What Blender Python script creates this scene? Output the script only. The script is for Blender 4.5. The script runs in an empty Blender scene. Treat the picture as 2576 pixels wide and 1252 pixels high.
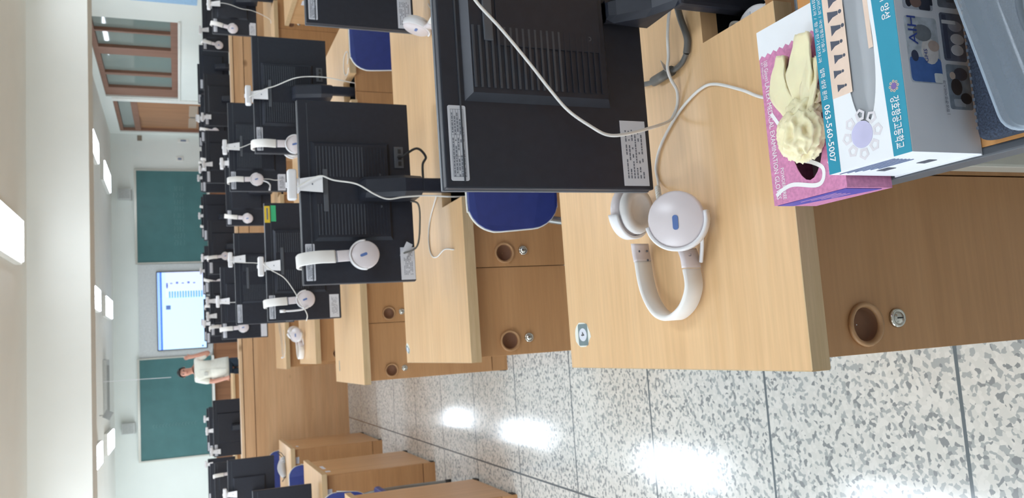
import bpy, bmesh, math, random
from mathutils import Vector, Matrix, Euler
random.seed(7)
SC = bpy.context.scene
COL = SC.collection
PI = math.pi

# ------------------------------------------------------------------ camera, world, exposure
CAM_H, F_PX, PITCH, YAW, ROLL = 1.50, 2046.5, .3913, .1178, .0231
cd = bpy.data.cameras.new('camera'); cam = bpy.data.objects.new('camera', cd); COL.objects.link(cam)
cy, sy, cp, sp = math.cos(YAW), math.sin(YAW), math.cos(PITCH), math.sin(PITCH)
right = Vector((cy, -sy, 0)); fwd = Vector((sy*cp, cy*cp, -sp)); down = fwd.cross(right)
c_, s_ = math.cos(ROLL), math.sin(ROLL)
r2 = c_*right + s_*down; d2 = -s_*right + c_*down
m = Matrix.Identity(4)                      # the phone was held upright and the picture is stored on its side
for i in range(3):
    m[i][0] = d2[i]; m[i][1] = r2[i]; m[i][2] = -fwd[i]
m.translation = Vector((0, 0, CAM_H))
cam.matrix_world = m
cd.sensor_width = 36; cd.sensor_fit = 'HORIZONTAL'; cd.lens = F_PX/2576*36
cd.clip_start = .02; cd.clip_end = 60
cd.dof.use_dof = True; cd.dof.focus_distance = .95; cd.dof.aperture_fstop = 14
SC.camera = cam
w = bpy.data.worlds.new('world'); SC.world = w; w.use_nodes = True
w.node_tree.nodes['Background'].inputs[0].default_value = (.80, .90, 1, 1)
w.node_tree.nodes['Background'].inputs[1].default_value = 1.0
vs = SC.view_settings
vs.view_transform = 'Standard'; vs.look = 'None'; vs.gamma = 1; vs.use_curve_mapping = False
vs.exposure = 0.0
LAMP_POWER = 13.2
DAYLIGHT = 100.0

# ------------------------------------------------------------------ materials
def lin(c):
    return tuple(((x/255)/12.92 if x/255 <= .04045 else ((x/255+.055)/1.055)**2.4) for x in c) + (1,)
MATS = {}
def nodes(name):
    mt = bpy.data.materials.new(name); mt.use_nodes = True
    nt = mt.node_tree; return mt, nt, nt.nodes['Principled BSDF']
def mat(name, rgb, rough=.5, spec=.5, var=.06, scale=30, metal=0, bump=0, **kw):
    """plain surface with a faint procedural mottling"""
    if name in MATS: return MATS[name]
    mt, nt, b = nodes(name); N = nt.nodes; L = nt.links
    tc = N.new('ShaderNodeTexCoord'); no = N.new('ShaderNodeTexNoise'); no.inputs['Scale'].default_value = scale
    no.inputs['Detail'].default_value = 4
    L.new(tc.outputs['Object'], no.inputs['Vector'])
    r = N.new('ShaderNodeValToRGB'); c = lin(rgb)
    r.color_ramp.elements[0].position = .3; r.color_ramp.elements[1].position = .7
    r.color_ramp.elements[0].color = tuple(x*(1-var) for x in c[:3])+(1,)
    r.color_ramp.elements[1].color = tuple(min(1, x*(1+var)) for x in c[:3])+(1,)
    L.new(no.outputs['Fac'], r.inputs['Fac']); L.new(r.outputs['Color'], b.inputs['Base Color'])
    b.inputs['Roughness'].default_value = rough; b.inputs['Specular IOR Level'].default_value = spec
    b.inputs['Metallic'].default_value = metal
    if bump:
        bp = N.new('ShaderNodeBump'); bp.inputs['Strength'].default_value = bump; bp.inputs['Distance'].default_value = .002
        L.new(no.outputs['Fac'], bp.inputs['Height']); L.new(bp.outputs['Normal'], b.inputs['Normal'])
    for k, v in kw.items(): b.inputs[k.replace('_', ' ')].default_value = v
    MATS[name] = mt; return mt
def wood(name, c1, c2, axis=0, scale=1.0, rough=.38, knots=False):
    if name in MATS: return MATS[name]
    mt, nt, b = nodes(name); N = nt.nodes; L = nt.links
    tc = N.new('ShaderNodeTexCoord'); oi = N.new('ShaderNodeObjectInfo')
    ad = N.new('ShaderNodeVectorMath'); ad.operation = 'ADD'
    sc = N.new('ShaderNodeVectorMath'); sc.operation = 'SCALE'; sc.inputs[0].default_value = (7, 5, 9)
    L.new(oi.outputs['Random'], sc.inputs['Scale']); L.new(tc.outputs['Object'], ad.inputs[0]); L.new(sc.outputs[0], ad.inputs[1])
    mp = N.new('ShaderNodeMapping'); s = [26*scale]*3; s[axis] = 1.6*scale; mp.inputs['Scale'].default_value = s
    L.new(ad.outputs[0], mp.inputs['Vector'])
    n1 = N.new('ShaderNodeTexNoise'); n1.inputs['Scale'].default_value = 1.0; n1.inputs['Detail'].default_value = 6; n1.inputs['Distortion'].default_value = .6
    L.new(mp.outputs[0], n1.inputs['Vector'])
    r = N.new('ShaderNodeValToRGB'); r.color_ramp.elements[0].position = .32; r.color_ramp.elements[1].position = .68
    r.color_ramp.elements[0].color = lin(c1); r.color_ramp.elements[1].color = lin(c2)
    L.new(n1.outputs['Fac'], r.inputs['Fac']); out = r.outputs['Color']
    mp2 = N.new('ShaderNodeMapping'); s = [150*scale]*3; s[axis] = 9*scale; mp2.inputs['Scale'].default_value = s
    L.new(ad.outputs[0], mp2.inputs['Vector'])
    n2 = N.new('ShaderNodeTexNoise'); n2.inputs['Scale'].default_value = 1.0; n2.inputs['Detail'].default_value = 2
    L.new(mp2.outputs[0], n2.inputs['Vector'])
    mr = N.new('ShaderNodeMapRange'); mr.inputs[1].default_value = .3; mr.inputs[2].default_value = .7
    mr.inputs[3].default_value = .94; mr.inputs[4].default_value = 1.05; L.new(n2.outputs['Fac'], mr.inputs[0])
    mx = N.new('ShaderNodeVectorMath'); mx.operation = 'SCALE'; L.new(out, mx.inputs[0]); L.new(mr.outputs[0], mx.inputs['Scale']); out = mx.outputs[0]
    if knots:
        mp3 = N.new('ShaderNodeMapping'); s = [3.2]*3; s[axis] = 2.0; mp3.inputs['Scale'].default_value = s; L.new(ad.outputs[0], mp3.inputs['Vector'])
        vo = N.new('ShaderNodeTexVoronoi'); vo.inputs['Scale'].default_value = 1.5; L.new(mp3.outputs[0], vo.inputs['Vector'])
        kr = N.new('ShaderNodeValToRGB'); kr.color_ramp.elements[0].position = .05; kr.color_ramp.elements[1].position = .13
        kr.color_ramp.elements[0].color = (.55, .5, .45, 1); kr.color_ramp.elements[1].color = (1, 1, 1, 1)
        L.new(vo.outputs['Distance'], kr.inputs['Fac'])
        mu = N.new('ShaderNodeMixRGB'); mu.blend_type = 'MULTIPLY'; mu.inputs[0].default_value = 1
        L.new(out, mu.inputs[1]); L.new(kr.outputs[0], mu.inputs[2]); out = mu.outputs[0]
    L.new(out, b.inputs['Base Color']); b.inputs['Roughness'].default_value = rough
    b.inputs['Specular IOR Level'].default_value = .4
    MATS[name] = mt; return mt
def emit(name, rgb, strength):
    if name in MATS: return MATS[name]
    mt, nt, b = nodes(name)
    b.inputs['Base Color'].default_value = lin(rgb); b.inputs['Emission Color'].default_value = lin(rgb)
    b.inputs['Emission Strength'].default_value = strength; MATS[name] = mt; return mt
def glassy(name, rgb, rough=.03, alpha=.25, rise=.6):
    if name in MATS: return MATS[name]
    mt, nt, b = nodes(name); N = nt.nodes; L = nt.links
    b.inputs['Base Color'].default_value = lin(rgb); b.inputs['Roughness'].default_value = rough
    b.inputs['Specular IOR Level'].default_value = .9
    fr = N.new('ShaderNodeLayerWeight'); fr.inputs['Blend'].default_value = .45
    mr = N.new('ShaderNodeMapRange'); mr.inputs[3].default_value = alpha; mr.inputs[4].default_value = min(1, alpha+rise)
    L.new(fr.outputs['Facing'], mr.inputs[0]); L.new(mr.outputs[0], b.inputs['Alpha'])
    MATS[name] = mt; return mt
def terrazzo():
    mt, nt, b = nodes('terrazzo'); N = nt.nodes; L = nt.links
    tc = N.new('ShaderNodeTexCoord')
    no = N.new('ShaderNodeTexNoise'); no.inputs['Scale'].default_value = 60; no.inputs['Detail'].default_value = 2
    L.new(tc.outputs['Object'], no.inputs['Vector'])
    mxv = N.new('ShaderNodeMixRGB'); mxv.inputs[0].default_value = .012
    L.new(tc.outputs['Object'], mxv.inputs[1]); L.new(no.outputs['Color'], mxv.inputs[2])
    vo = N.new('ShaderNodeTexVoronoi'); vo.inputs['Scale'].default_value = 105; vo.inputs['Randomness'].default_value = 1
    L.new(mxv.outputs[0], vo.inputs['Vector'])
    sep = N.new('ShaderNodeSeparateColor'); L.new(vo.outputs['Color'], sep.inputs[0])
    r = N.new('ShaderNodeValToRGB'); r.color_ramp.interpolation = 'CONSTANT'
    els = r.color_ramp.elements
    els[0].position = 0; els[0].color = lin((140, 145, 148)); els[1].position = .10; els[1].color = lin((172, 177, 178))
    for p, c in ((.32, (214, 215, 211)), (.6, (224, 224, 220)), (.82, (218, 218, 214))):
        e = els.new(p); e.color = lin(c)
    L.new(sep.outputs[0], r.inputs['Fac'])
    sx = N.new('ShaderNodeSeparateXYZ'); L.new(tc.outputs['Object'], sx.inputs[0])
    def line(sock, origin, pitch, width):
        a = N.new('ShaderNodeMath'); a.operation = 'SUBTRACT'; a.inputs[1].default_value = origin; L.new(sock, a.inputs[0])
        d = N.new('ShaderNodeMath'); d.operation = 'PINGPONG'; d.inputs[1].default_value = pitch/2; L.new(a.outputs[0], d.inputs[0])
        g = N.new('ShaderNodeMath'); g.operation = 'LESS_THAN'; g.inputs[1].default_value = width/2; L.new(d.outputs[0], g.inputs[0])
        return g.outputs[0]
    la = line(sx.outputs[1], .627, .6135, .009); lb = line(sx.outputs[0], -.646, .6135, .009)
    mx = N.new('ShaderNodeMath'); mx.operation = 'MAXIMUM'; L.new(la, mx.inputs[0]); L.new(lb, mx.inputs[1])
    mc = N.new('ShaderNodeMixRGB'); L.new(mx.outputs[0], mc.inputs[0]); L.new(r.outputs[0], mc.inputs[1]); mc.inputs[2].default_value = lin((100, 111, 118))
    L.new(mc.outputs[0], b.inputs['Base Color'])
    b.inputs['Roughness'].default_value = .12; b.inputs['Specular IOR Level'].default_value = .75
    MATS['terrazzo'] = mt; return mt

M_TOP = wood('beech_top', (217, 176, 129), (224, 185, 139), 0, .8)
M_DOOR = wood('beech_panel_shaded', (182, 134, 90), (192, 144, 99), 0, .8)  # same beech as the top, front shading put into a darker colour
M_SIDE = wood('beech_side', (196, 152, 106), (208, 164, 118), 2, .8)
M_EDGE = wood('beech_edge', (196, 166, 126), (208, 179, 140), 0, 2)
M_PINE = wood('knotty_pine', (205, 160, 117), (218, 176, 134), 0, .45, .45, True)
M_PINE2 = wood('knotty_pine_cap', (216, 180, 142), (228, 194, 156), 0, .45, .45, True)
M_DKWOOD = wood('dark_wood', (126, 84, 56), (146, 100, 68), 2, .5, .5)
M_BROWN = wood('window_wood', (128, 92, 74), (144, 106, 88), 2, .6, .5)
M_BLACK = mat('monitor_plastic', (39, 42, 52), .45, .4, .10, 60, bump=.05)
M_BLACK2 = mat('monitor_rib', (66, 71, 80), .4, .5, .05)
M_GREYP = mat('grey_plastic', (86, 90, 97), .4)
M_TRAY = mat('tray_black', (34, 36, 40), .5)
M_SCREEN = mat('dark_glass', (14, 15, 18), .1)
M_WHITE = mat('white_plastic', (232, 230, 232), .35, .5, .02)
M_CREAM = mat('cream_band', (236, 232, 228), .55, .4, .02)
M_PEARL = mat('pearl_plastic', (222, 212, 214), .3, .6, .02)
M_PAD = mat('ear_pad', (228, 224, 222), .7)
M_CABLE = mat('white_cable', (224, 221, 216), .5)
M_CABLEG = mat('grey_cable', (92, 90, 86), .5)
M_PAPER = mat('paper_label', (212, 214, 222), .7, .3, .02)
M_INK = mat('print_ink', (110, 114, 126), .8)
M_BLUECH = mat('blue_vinyl', (50, 64, 130), .45, .5, .08)
M_STEEL = mat('steel', (150, 150, 148), .35, .5, .04, metal=.7)
M_CHROME = mat('chrome', (205, 200, 190), .18, .5, .03, metal=1)
M_HOLE = mat('hole_dark', (140, 98, 72), .7)
M_RING = mat('finger_ring', (176, 132, 90), .4)
M_WALL = mat('wall_paint', (222, 226, 220), .85, .2, .015, 3)
M_CEIL = mat('ceiling_paint', (236, 235, 228), .9, .2, .015, 3)
M_GREEN = mat('chalkboard_green', (66, 108, 108), .45, .4, .10, 4)
M_ALU = mat('aluminium', (196, 194, 184), .35, .5, .03, metal=.4)
M_TRIM = mat('white_trim', (226, 224, 216), .5)
M_DARK = mat('dark_rubber', (40, 40, 42), .6)

# ------------------------------------------------------------------ mesh builder
class MB:
    def __init__(s): s.bm = bmesh.new(); s.mats = []
    def mi(s, mt):
        if mt not in s.mats: s.mats.append(mt)
        return s.mats.index(mt)
    def _tag(s, faces, mt, smooth=False):
        i = s.mi(mt)
        for f in faces: f.material_index = i; f.smooth = smooth
    def box(s, lo, hi, mt, bevel=0, rot=None, seg=2, smooth=False):
        lo = Vector(lo); hi = Vector(hi); c = (lo+hi)/2; d = hi-lo
        t = bmesh.new(); bmesh.ops.create_cube(t, size=1)
        bmesh.ops.scale(t, vec=d, verts=t.verts)
        if bevel: bmesh.ops.bevel(t, geom=t.edges[:], offset=bevel, segments=seg, affect='EDGES', profile=.6)
        if rot is not None: bmesh.ops.rotate(t, cent=(0, 0, 0), matrix=Euler(rot).to_matrix(), verts=t.verts)
        bmesh.ops.translate(t, vec=c, verts=t.verts)
        return s.merge(t, mt, smooth)
    def merge(s, t, mt, smooth=False):
        i = s.mi(mt); mp = {}
        for v in t.verts: mp[v] = s.bm.verts.new(v.co)
        for f in t.faces:
            try: nf = s.bm.faces.new([mp[v] for v in f.verts])
            except ValueError: continue
            nf.material_index = i; nf.smooth = smooth
        t.free(); return s
    def ring(s, c, u, v, r, n, ru=1, rv=1):
        return [s.bm.verts.new(c + u*(math.cos(2*PI*k/n)*r*ru) + v*(math.sin(2*PI*k/n)*r*rv)) for k in range(n)]
    def loft(s, rings, mt, cap=True, smooth=True, closed=False):
        n = len(rings[0]); fs = []
        pairs = list(zip(rings[:-1], rings[1:])) + ([(rings[-1], rings[0])] if closed else [])
        for a, b in pairs:
            for k in range(n):
                fs.append(s.bm.faces.new([a[k], a[(k+1) % n], b[(k+1) % n], b[k]]))
        s._tag(fs, mt, smooth)
        if cap and not closed:
            s._tag([s.bm.faces.new(rings[0][::-1]), s.bm.faces.new(rings[-1])], mt, False)
        return s
    def tube(s, pts, r, mt, n=8, sub=6, cap=True, flat=1.0, up=None):
        pts = [Vector(p) for p in pts]
        if sub > 1 and len(pts) > 2: pts = smooth_path(pts, sub)
        rr = r if isinstance(r, (list, tuple)) else None
        rings = []; prev = None
        for i, p in enumerate(pts):
            t = (pts[min(i+1, len(pts)-1)]-pts[max(i-1, 0)]).normalized()
            if prev is None:
                ref = Vector(up) if up else (Vector((0, 0, 1)) if abs(t.z) < .9 else Vector((1, 0, 0)))
                u = t.cross(ref).normalized()
            else:
                u = (prev - t*prev.dot(t)).normalized()
            prev = u; v = t.cross(u).normalized()
            if rr:
                f = i/(len(pts)-1)*(len(rr)-1); k = min(int(f), len(rr)-2); q = rr[k]+(rr[k+1]-rr[k])*(f-k)
            else: q = r
            rings.append(s.ring(p, u, v, q, n, 1, flat))
        return s.loft(rings, mt, cap)
    def lathe(s, prof, origin, axis, mt, n=28, smooth=True, cap=True):
        """prof: (radius, height along axis)"""
        a = Vector(axis).normalized(); ref = Vector((0, 0, 1)) if abs(a.z) < .9 else Vector((1, 0, 0))
        u = a.cross(ref).normalized(); v = a.cross(u)
        rings = [s.ring(Vector(origin)+a*h, u, v, max(r, 1e-5), n) for r, h in prof]
        return s.loft(rings, mt, cap, smooth)
    def prism(s, outline, z0, z1, mt, frame=None, holes=(), smooth=False):
        """outline in 2D (u,v); frame=(origin,u,v,w); extruded along w from z0 to z1"""
        o, u, v, w_ = frame or (Vector((0, 0, 0)), Vector((1, 0, 0)), Vector((0, 1, 0)), Vector((0, 0, 1)))
        o = Vector(o); u = Vector(u); v = Vector(v); w_ = Vector(w_)
        t = bmesh.new()
        def loop(pts):
            vv = [t.verts.new((p[0], p[1], 0)) for p in pts]
            return [t.edges.new((vv[k], vv[(k+1) % len(vv)])) for k in range(len(vv))]
        ed = loop(outline)
        for h in holes: ed += loop(h)
        if holes: bmesh.ops.triangle_fill(t, use_beauty=True, use_dissolve=False, edges=ed, normal=(0, 0, 1))
        else: t.faces.new(t.verts[:])
        bmesh.ops.recalc_face_normals(t, faces=t.faces)
        if t.faces and sum(f.normal.z for f in t.faces) < 0: bmesh.ops.reverse_faces(t, faces=t.faces)
        top = t.faces[:]
        ret = bmesh.ops.extrude_face_region(t, geom=top)
        nv = [e for e in ret['geom'] if isinstance(e, bmesh.types.BMVert)]
        for q in nv: q.co.z = 1
        bmesh.ops.reverse_faces(t, faces=top)
        bmesh.ops.recalc_face_normals(t, faces=t.faces)
        for q in t.verts:
            q.co = o + u*q.co.x + v*q.co.y + w_*(z0 + (z1-z0)*q.co.z)
        return s.merge(t, mt, smooth)
    def quad(s, pts, mt):
        f = s.bm.faces.new([s.bm.verts.new(Vector(p)) for p in pts]); f.material_index = s.mi(mt); return s
    def build(s, name, parent=None, loc=None, recalc=True):
        if recalc: bmesh.ops.recalc_face_normals(s.bm, faces=s.bm.faces)
        me = bpy.data.meshes.new(name); s.bm.to_mesh(me); s.bm.free()
        for mt in s.mats: me.materials.append(mt)
        o = bpy.data.objects.new(name, me); COL.objects.link(o)
        if parent: o.parent = parent
        if loc: o.location = loc
        return o
def smooth_path(p, sub):
    out = []; n = len(p)
    for i in range(n-1):
        p0, p1, p2, p3 = p[max(i-1, 0)], p[i], p[i+1], p[min(i+2, n-1)]
        for k in range(sub):
            t = k/sub
            out.append(.5*((2*p1)+(p2-p0)*t+(2*p0-5*p1+4*p2-p3)*t*t+(3*p1-p0-3*p2+p3)*t**3))
    out.append(p[-1]); return out
def tag(o, label=None, cat=None, group=None, kind=None):
    if label: o['label'] = label
    if cat: o['category'] = cat
    if group: o['group'] = group
    if kind: o['kind'] = kind
    return o
def thing(name, label, cat, loc=(0, 0, 0), rz=0, group=None):
    o = bpy.data.objects.new(name, None); COL.objects.link(o); o.empty_display_size = .1
    o.location = loc; o.rotation_euler = (0, 0, rz); return tag(o, label, cat, group)
def copy_tree(o, parent=None):
    c = o.copy(); COL.objects.link(c)
    if parent: c.parent = parent
    for ch in list(o.children): copy_tree(ch, c)
    return c
def circle(cx, cy_, r, n=20, ry=None):
    return [(cx+r*math.cos(2*PI*k/n), cy_+(ry or r)*math.sin(2*PI*k/n)) for k in range(n)]
def rrect(x0, y0, x1, y1, r, n=4):
    out = []
    for cx, cy2, a in ((x1-r, y1-r, 0), (x0+r, y1-r, 90), (x0+r, y0+r, 180), (x1-r, y0+r, 270)):
        for k in range(n+1):
            t = math.radians(a+90*k/n); out.append((cx+r*math.cos(t), cy2+r*math.sin(t)))
    return out
def text(name, body, parent, mt, o, u, v, width=None, height=.01, lift=.0003, align='L', bold=0):
    """flat lettering as a thin mesh: o = start of the baseline, u = reading direction, v = letter-up direction"""
    cu = bpy.data.curves.new(name, 'FONT'); cu.body = body; cu.size = 1; cu.resolution_u = 2; cu.offset = bold
    t = bpy.data.objects.new(name, cu); COL.objects.link(t)
    me = bpy.data.meshes.new_from_object(t.evaluated_get(bpy.context.evaluated_depsgraph_get()))
    bpy.data.objects.remove(t); bpy.data.curves.remove(cu)
    xs = [q.co.x for q in me.vertices] or [0, 1]; ys = [q.co.y for q in me.vertices] or [0, 1]
    x0, x1, y0, y1 = min(xs), max(xs), min(ys), max(ys)
    sy_ = height/max(y1-y0, 1e-6); sx_ = (width/max(x1-x0, 1e-6)) if width else sy_
    o = Vector(o); u = Vector(u).normalized(); v = Vector(v).normalized(); wv = u.cross(v)
    for q in me.vertices: q.co = o + u*((q.co.x-x0)*sx_) + v*((q.co.y-y0)*sy_) + wv*lift
    me.materials.clear(); me.materials.append(mt)
    for p in me.polygons: p.material_index = 0
    ob = bpy.data.objects.new(name, me); COL.objects.link(ob); ob.parent = parent
    return ob
def struct(mb, name): return tag(mb.build(name), kind='structure')

# ------------------------------------------------------------------ room shell
XL, XR, YB, YF, ZC = -4.2, 4.33, -2.2, 16.6, 2.6
Y_BEAM0, Y_BEAM1, Z_BEAM = 7.38, 7.78, 2.15
b = MB(); b.box((XL-.2, YB-.2, -.1), (XR+.2, YF+.2, 0), terrazzo()); struct(b, 'floor')
b = MB(); b.box((XL-.2, YB-.2, ZC), (XR+.2, YF+.2, ZC+.1), M_CEIL); struct(b, 'ceiling')
b = MB(); b.box((XL, Y_BEAM0, Z_BEAM), (XR, Y_BEAM1, ZC), M_CEIL); struct(b, 'trim_1')
b = MB(); b.box((XL-.2, YF, 0), (XR+.2, YF+.2, ZC), M_WALL); struct(b, 'wall_front')
b = MB(); b.box((XL-.2, YB-.2, 0), (XR+.2, YB, ZC), mat('back_wall_paint', (206, 208, 208), .8)); struct(b, 'wall_back')
# right wall with the window and the door let into it
WY0, WY1, WZ0, WZ1 = 10.9, 14.25, 1.42, 2.5
DY0, DY1, DZ1 = 14.5, 16.45, 2.42
fr = (Vector((XR, 0, 0)), Vector((0, 1, 0)), Vector((0, 0, 1)), Vector((1, 0, 0)))
b = MB()
b.prism([(YB, 0), (DY0, 0), (DY0, DZ1), (DY1, DZ1), (DY1, 0), (YF, 0), (YF, ZC), (YB, ZC)], 0, .2, M_WALL, fr,
        holes=[[(WY0, WZ0), (WY1, WZ0), (WY1, WZ1), (WY0, WZ1)]]); struct(b, 'wall_right')
# left wall with two wide windows (beyond the frame) that let the daylight in
wins = [(-.6, 3.2), (3.7, 7.0), (8.4, 11.8), (12.4, 15.6)]
b = MB(); fl = (Vector((XL, 0, 0)), Vector((0, 1, 0)), Vector((0, 0, 1)), Vector((-1, 0, 0)))
b.prism([(YB, 0), (YF, 0), (YF, ZC), (YB, ZC)], 0, .2, M_WALL, fl,
        holes=[[(a, .95), (c, .95), (c, 2.35), (a, 2.35)] for a, c in wins]); struct(b, 'wall_left')
M_PANE = glassy('window_glass', (200, 215, 215), .02, .12)
for i, (a, c) in enumerate(wins):
    b = MB()
    for y in (a, (a+c)/2-.03, c-.06): b.box((XL-.14, y, .95), (XL-.06, y+.06, 2.35), M_ALU)
    for z in (.95, 2.29): b.box((XL-.139, a+.06, z), (XL-.061, c-.06, z+.06), M_ALU)
    o = struct(b, 'window_%d' % (i+2))
    ld = bpy.data.lights.new('daylight', 'AREA'); ld.shape = 'RECTANGLE'; ld.size = c-a-.1; ld.size_y = 1.3
    ld.energy = DAYLIGHT; ld.color = (.80, .90, 1)
    lo = bpy.data.objects.new('daylight', ld); COL.objects.link(lo); lo.location = (XL-.16, (a+c)/2, 1.65)
    lo.rotation_euler = (0, -PI/2, PI/2*0); lo.rotation_euler = Euler((PI/2, 0, -PI/2))
# window in the right wall
b = MB()
x0, x1 = XR+.03, XR+.13
b.box((x0, WY0, WZ0), (x1, WY1, WZ0+.09), M_BROWN); b.box((x0, WY0, WZ1-.07), (x1, WY1, WZ1), M_BROWN)
for y, wd in ((WY0, .05), (WY0+.52, .05), (12.05, .28), (13.13, .1), (13.85, .40)):
    b.box((x0, y, WZ0+.09), (x1, y+wd, WZ1-.07), M_BROWN)
wn = struct(b, 'window_1')
b = MB(); b.box((XR+.075, WY0+.05, WZ0+.09), (XR+.082, WY1-.05, WZ1-.07), glassy('corridor_glass', (138, 150, 144), .05, .5)); b.build('pane', wn)
b = MB(); b.box((XR-.02, WY0-.05, WZ0-.03), (XR+.03, WY1+.02, WZ0), M_TRIM); b.build('sill', wn)
b = MB(); b.box((XR-.015, 14.29, 0), (XR+.01, 14.41, DZ1), M_TRIM); struct(b, 'trim_2')
# corridor behind the glass
b = MB(); b.box((XR+.9, 9, 0), (XR+1.0, YF, ZC), mat('corridor_wall', (176, 184, 176), .9)); struct(b, 'wall_corridor')
# double sliding door with a transom
b = MB(); z0 = 2.06
b.box((XR+.02, DY0, 0), (XR+.12, DY0+.06, DZ1), M_BROWN); b.box((XR+.02, DY1-.06, 0), (XR+.12, DY1, DZ1), M_BROWN)
b.box((XR+.02, DY0+.06, z0), (XR+.12, DY1-.06, z0+.1), M_BROWN); b.box((XR+.02, DY0+.06, DZ1-.06), (XR+.12, DY1-.06, DZ1), M_BROWN)
dr = struct(b, 'door_1')
b = MB(); b.box((XR+.07, DY0+.06, z0+.1), (XR+.08, DY1-.06, DZ1-.06), MATS['corridor_glass']); b.build('transom_pane', dr)
ym = (DY0+DY1)/2
for k, (a, c) in enumerate(((DY0+.06, ym+.02), (ym-.02, DY1-.06))):
    xx = XR+.03+.035*k
    b = MB(); b.box((xx, a, 0.01), (xx+.03, c, z0), wood('door_wood', (146, 102, 70), (164, 118, 82), 2, .5, .45)); lf = b.build('door_leaf', dr)
    b = MB(); b.box((xx-.006, a+.12, 1.1), (xx, c-.12, 1.24), mat('door_plate', (170, 150, 130), .3)); b.build('door_window', lf)
    b = MB(); yy = c-.10 if k == 0 else a+.06
    b.box((xx-.014, yy, 1.08), (xx, yy+.04, 1.22), M_STEEL, .004); b.build('door_handle', lf)
# dark wood wainscot of the front wall
b = MB(); b.box((XL, YF-.03, 0), (XR, YF, .87), M_DKWOOD); b.box((XL, YF-.045, .86), (XR, YF, .885), M_DKWOOD); struct(b, 'baseboard_front')
# pine partition under the beam
PY = 7.98
b = MB(); b.box((XL, PY, 0.0), (XR, PY+.08, .855), M_PINE); b.box((XL, PY-.003, .862), (XR, PY+.08, .953), M_PINE); b.box((XL, PY+.012, .85), (XR, PY+.07, .96), M_DKWOOD)
b.box((XL, PY-.012, 0), (XR, PY, .11), M_PINE)
b.box((XL, PY-.015, .958), (XR, PY+.095, .985), M_PINE2, .004)
tag(b.build('partition'), 'long low knotty pine partition with a pale cap rail across the room', 'partition')

# ------------------------------------------------------------------ front wall fittings
YW = YF
def board(name, xa, xb, label, group=None):
    t = thing(name, label, 'chalkboard', ((xa+xb)/2, YW-.04, .9), 0, group); h = (xb-xa)/2
    b = MB(); b.box((-h, -.01, .04), (h, .035, 1.27), M_GREEN); b.build('writing_surface', t)
    b = MB()
    b.box((-h-.02, -.03, 1.27), (h+.02, .038, 1.31), M_ALU); b.box((-h-.025, -.025, .0), (-h, .038, 1.27), M_ALU); b.box((h, -.025, .0), (h+.025, .038, 1.27), M_ALU)
    b.build('frame', t)
    b = MB(); b.box((-h, -.10, -.015), (h, .035, .015), M_TRIM, .004); b.box((-h, -.105, .015), (h, -.095, .03), M_TRIM); b.build('chalk_tray', t)
    return t
bl = board('chalkboard', -1.76, .06, 'green chalkboard left of the wall screen, behind the standing teacher')
br = board('chalkboard', 1.86, 3.61, 'green chalkboard right of the wall screen, beside the brown door')
M_CHALK = mat('chalk', (120, 152, 150), .9)
b = MB()
rnd = random.Random(4)
for r_ in range(4):
    for k in range(9):
        x = -.55+.13*k; z = .45+.05*r_+rnd.random()*.02
        b.tube([(x, -.0112, z), (x+.03, -.0112, z+.02*rnd.random()), (x+.06, -.0112, z-.02*rnd.random()), (x+.09, -.0112, z+.01)], .0016, M_CHALK, 4, 2)
b.build('chalk_writing', br)
b = MB()
for k in range(14):
    z = 1.05-.055*k
    b.tube([(-.34, -.0112, z), (-.31, -.0112, z+.015), (-.28, -.0112, z-.012)], .0018, M_CHALK, 4, 2)
b.build('chalk_writing', bl)
b = MB(); b.box((.09, YW-.03, .9), (1.83, YW, 2.17), mat('screen_backing', (196, 198, 196), .7)); struct(b, 'trim_3')
t = thing('television', 'large wall screen showing a bright blue and white page between the chalkboards', 'television', (.942, YW-.03, 1.0))
b = MB(); b.box((-.735, -.06, -.01), (.735, -.002, .86), M_DARK, .006); b.build('bezel', t)
SCR = emit('screen_white', (196, 222, 250), .62)
b = MB(); b.box((-.72, -.064, .01), (.72, -.0605, .845), SCR); sc_ = b.build('display', t)
b = MB()
def bar(xa, xb, za, zb, mt): b.box((xa, -.0665, za), (xb, -.0645, zb), mt)
BL1 = emit('screen_blue', (70, 120, 235), .5); BL2 = emit('screen_pale', (150, 185, 245), .6); BL3 = emit('screen_cyan', (70, 170, 215), .5); BL4 = emit('screen_grey', (90, 115, 170), .4)
bar(-.72, .72, .765, .80, BL1); bar(-.72, .72, .805, .845, BL2); bar(.25, .72, .02, .70, emit('screen_white2', (205, 212, 245), .66))
for k in range(13): bar(.24, .36, .62-.047*k, .645-.047*k, BL3)
for k in range(5): bar(.50, .50+.02+.018*(k % 2), .58-.1*k, .62-.1*k, BL4)
bar(.02, .10, .62, .70, BL4); bar(.42, .52, .66, .69, BL4); bar(-.70, -.67, .06, .09, BL4)
b.build('page', sc_)
for x, nm, lb in ((-1.15, 'left', 'small grey loudspeaker on the wall above the left chalkboard'), (3.15, 'right', 'small grey loudspeaker on the wall above the right chalkboard')):
    t = thing('wall_speaker', lb, 'speaker', (x, YW-.002, 2.26))
    b = MB(); b.box((-.1, -.12, 0), (.1, 0, .22), mat('speaker_grey', (186, 188, 184), .6), .008); b.build('cabinet', t)
    b = MB(); b.box((-.085, -.126, .02), (.085, -.12, .2), mat('speaker_mesh', (168, 170, 166), .8)); b.build('grille', t)
def plate(name, lb, x, z, wd, h, cat='switch'):
    t = thing(name, lb, cat, (x, YW-.001, z))
    b = MB(); b.box((-wd/2, -.014, -h/2), (wd/2, 0, h/2), M_TRIM, .003); b.build('plate', t)
    b = MB(); b.box((-wd*.22, -.02, -h*.25), (wd*.22, -.014, h*.25), mat('switch_grey', (120, 130, 150), .5)); b.build('rocker', t)
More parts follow.
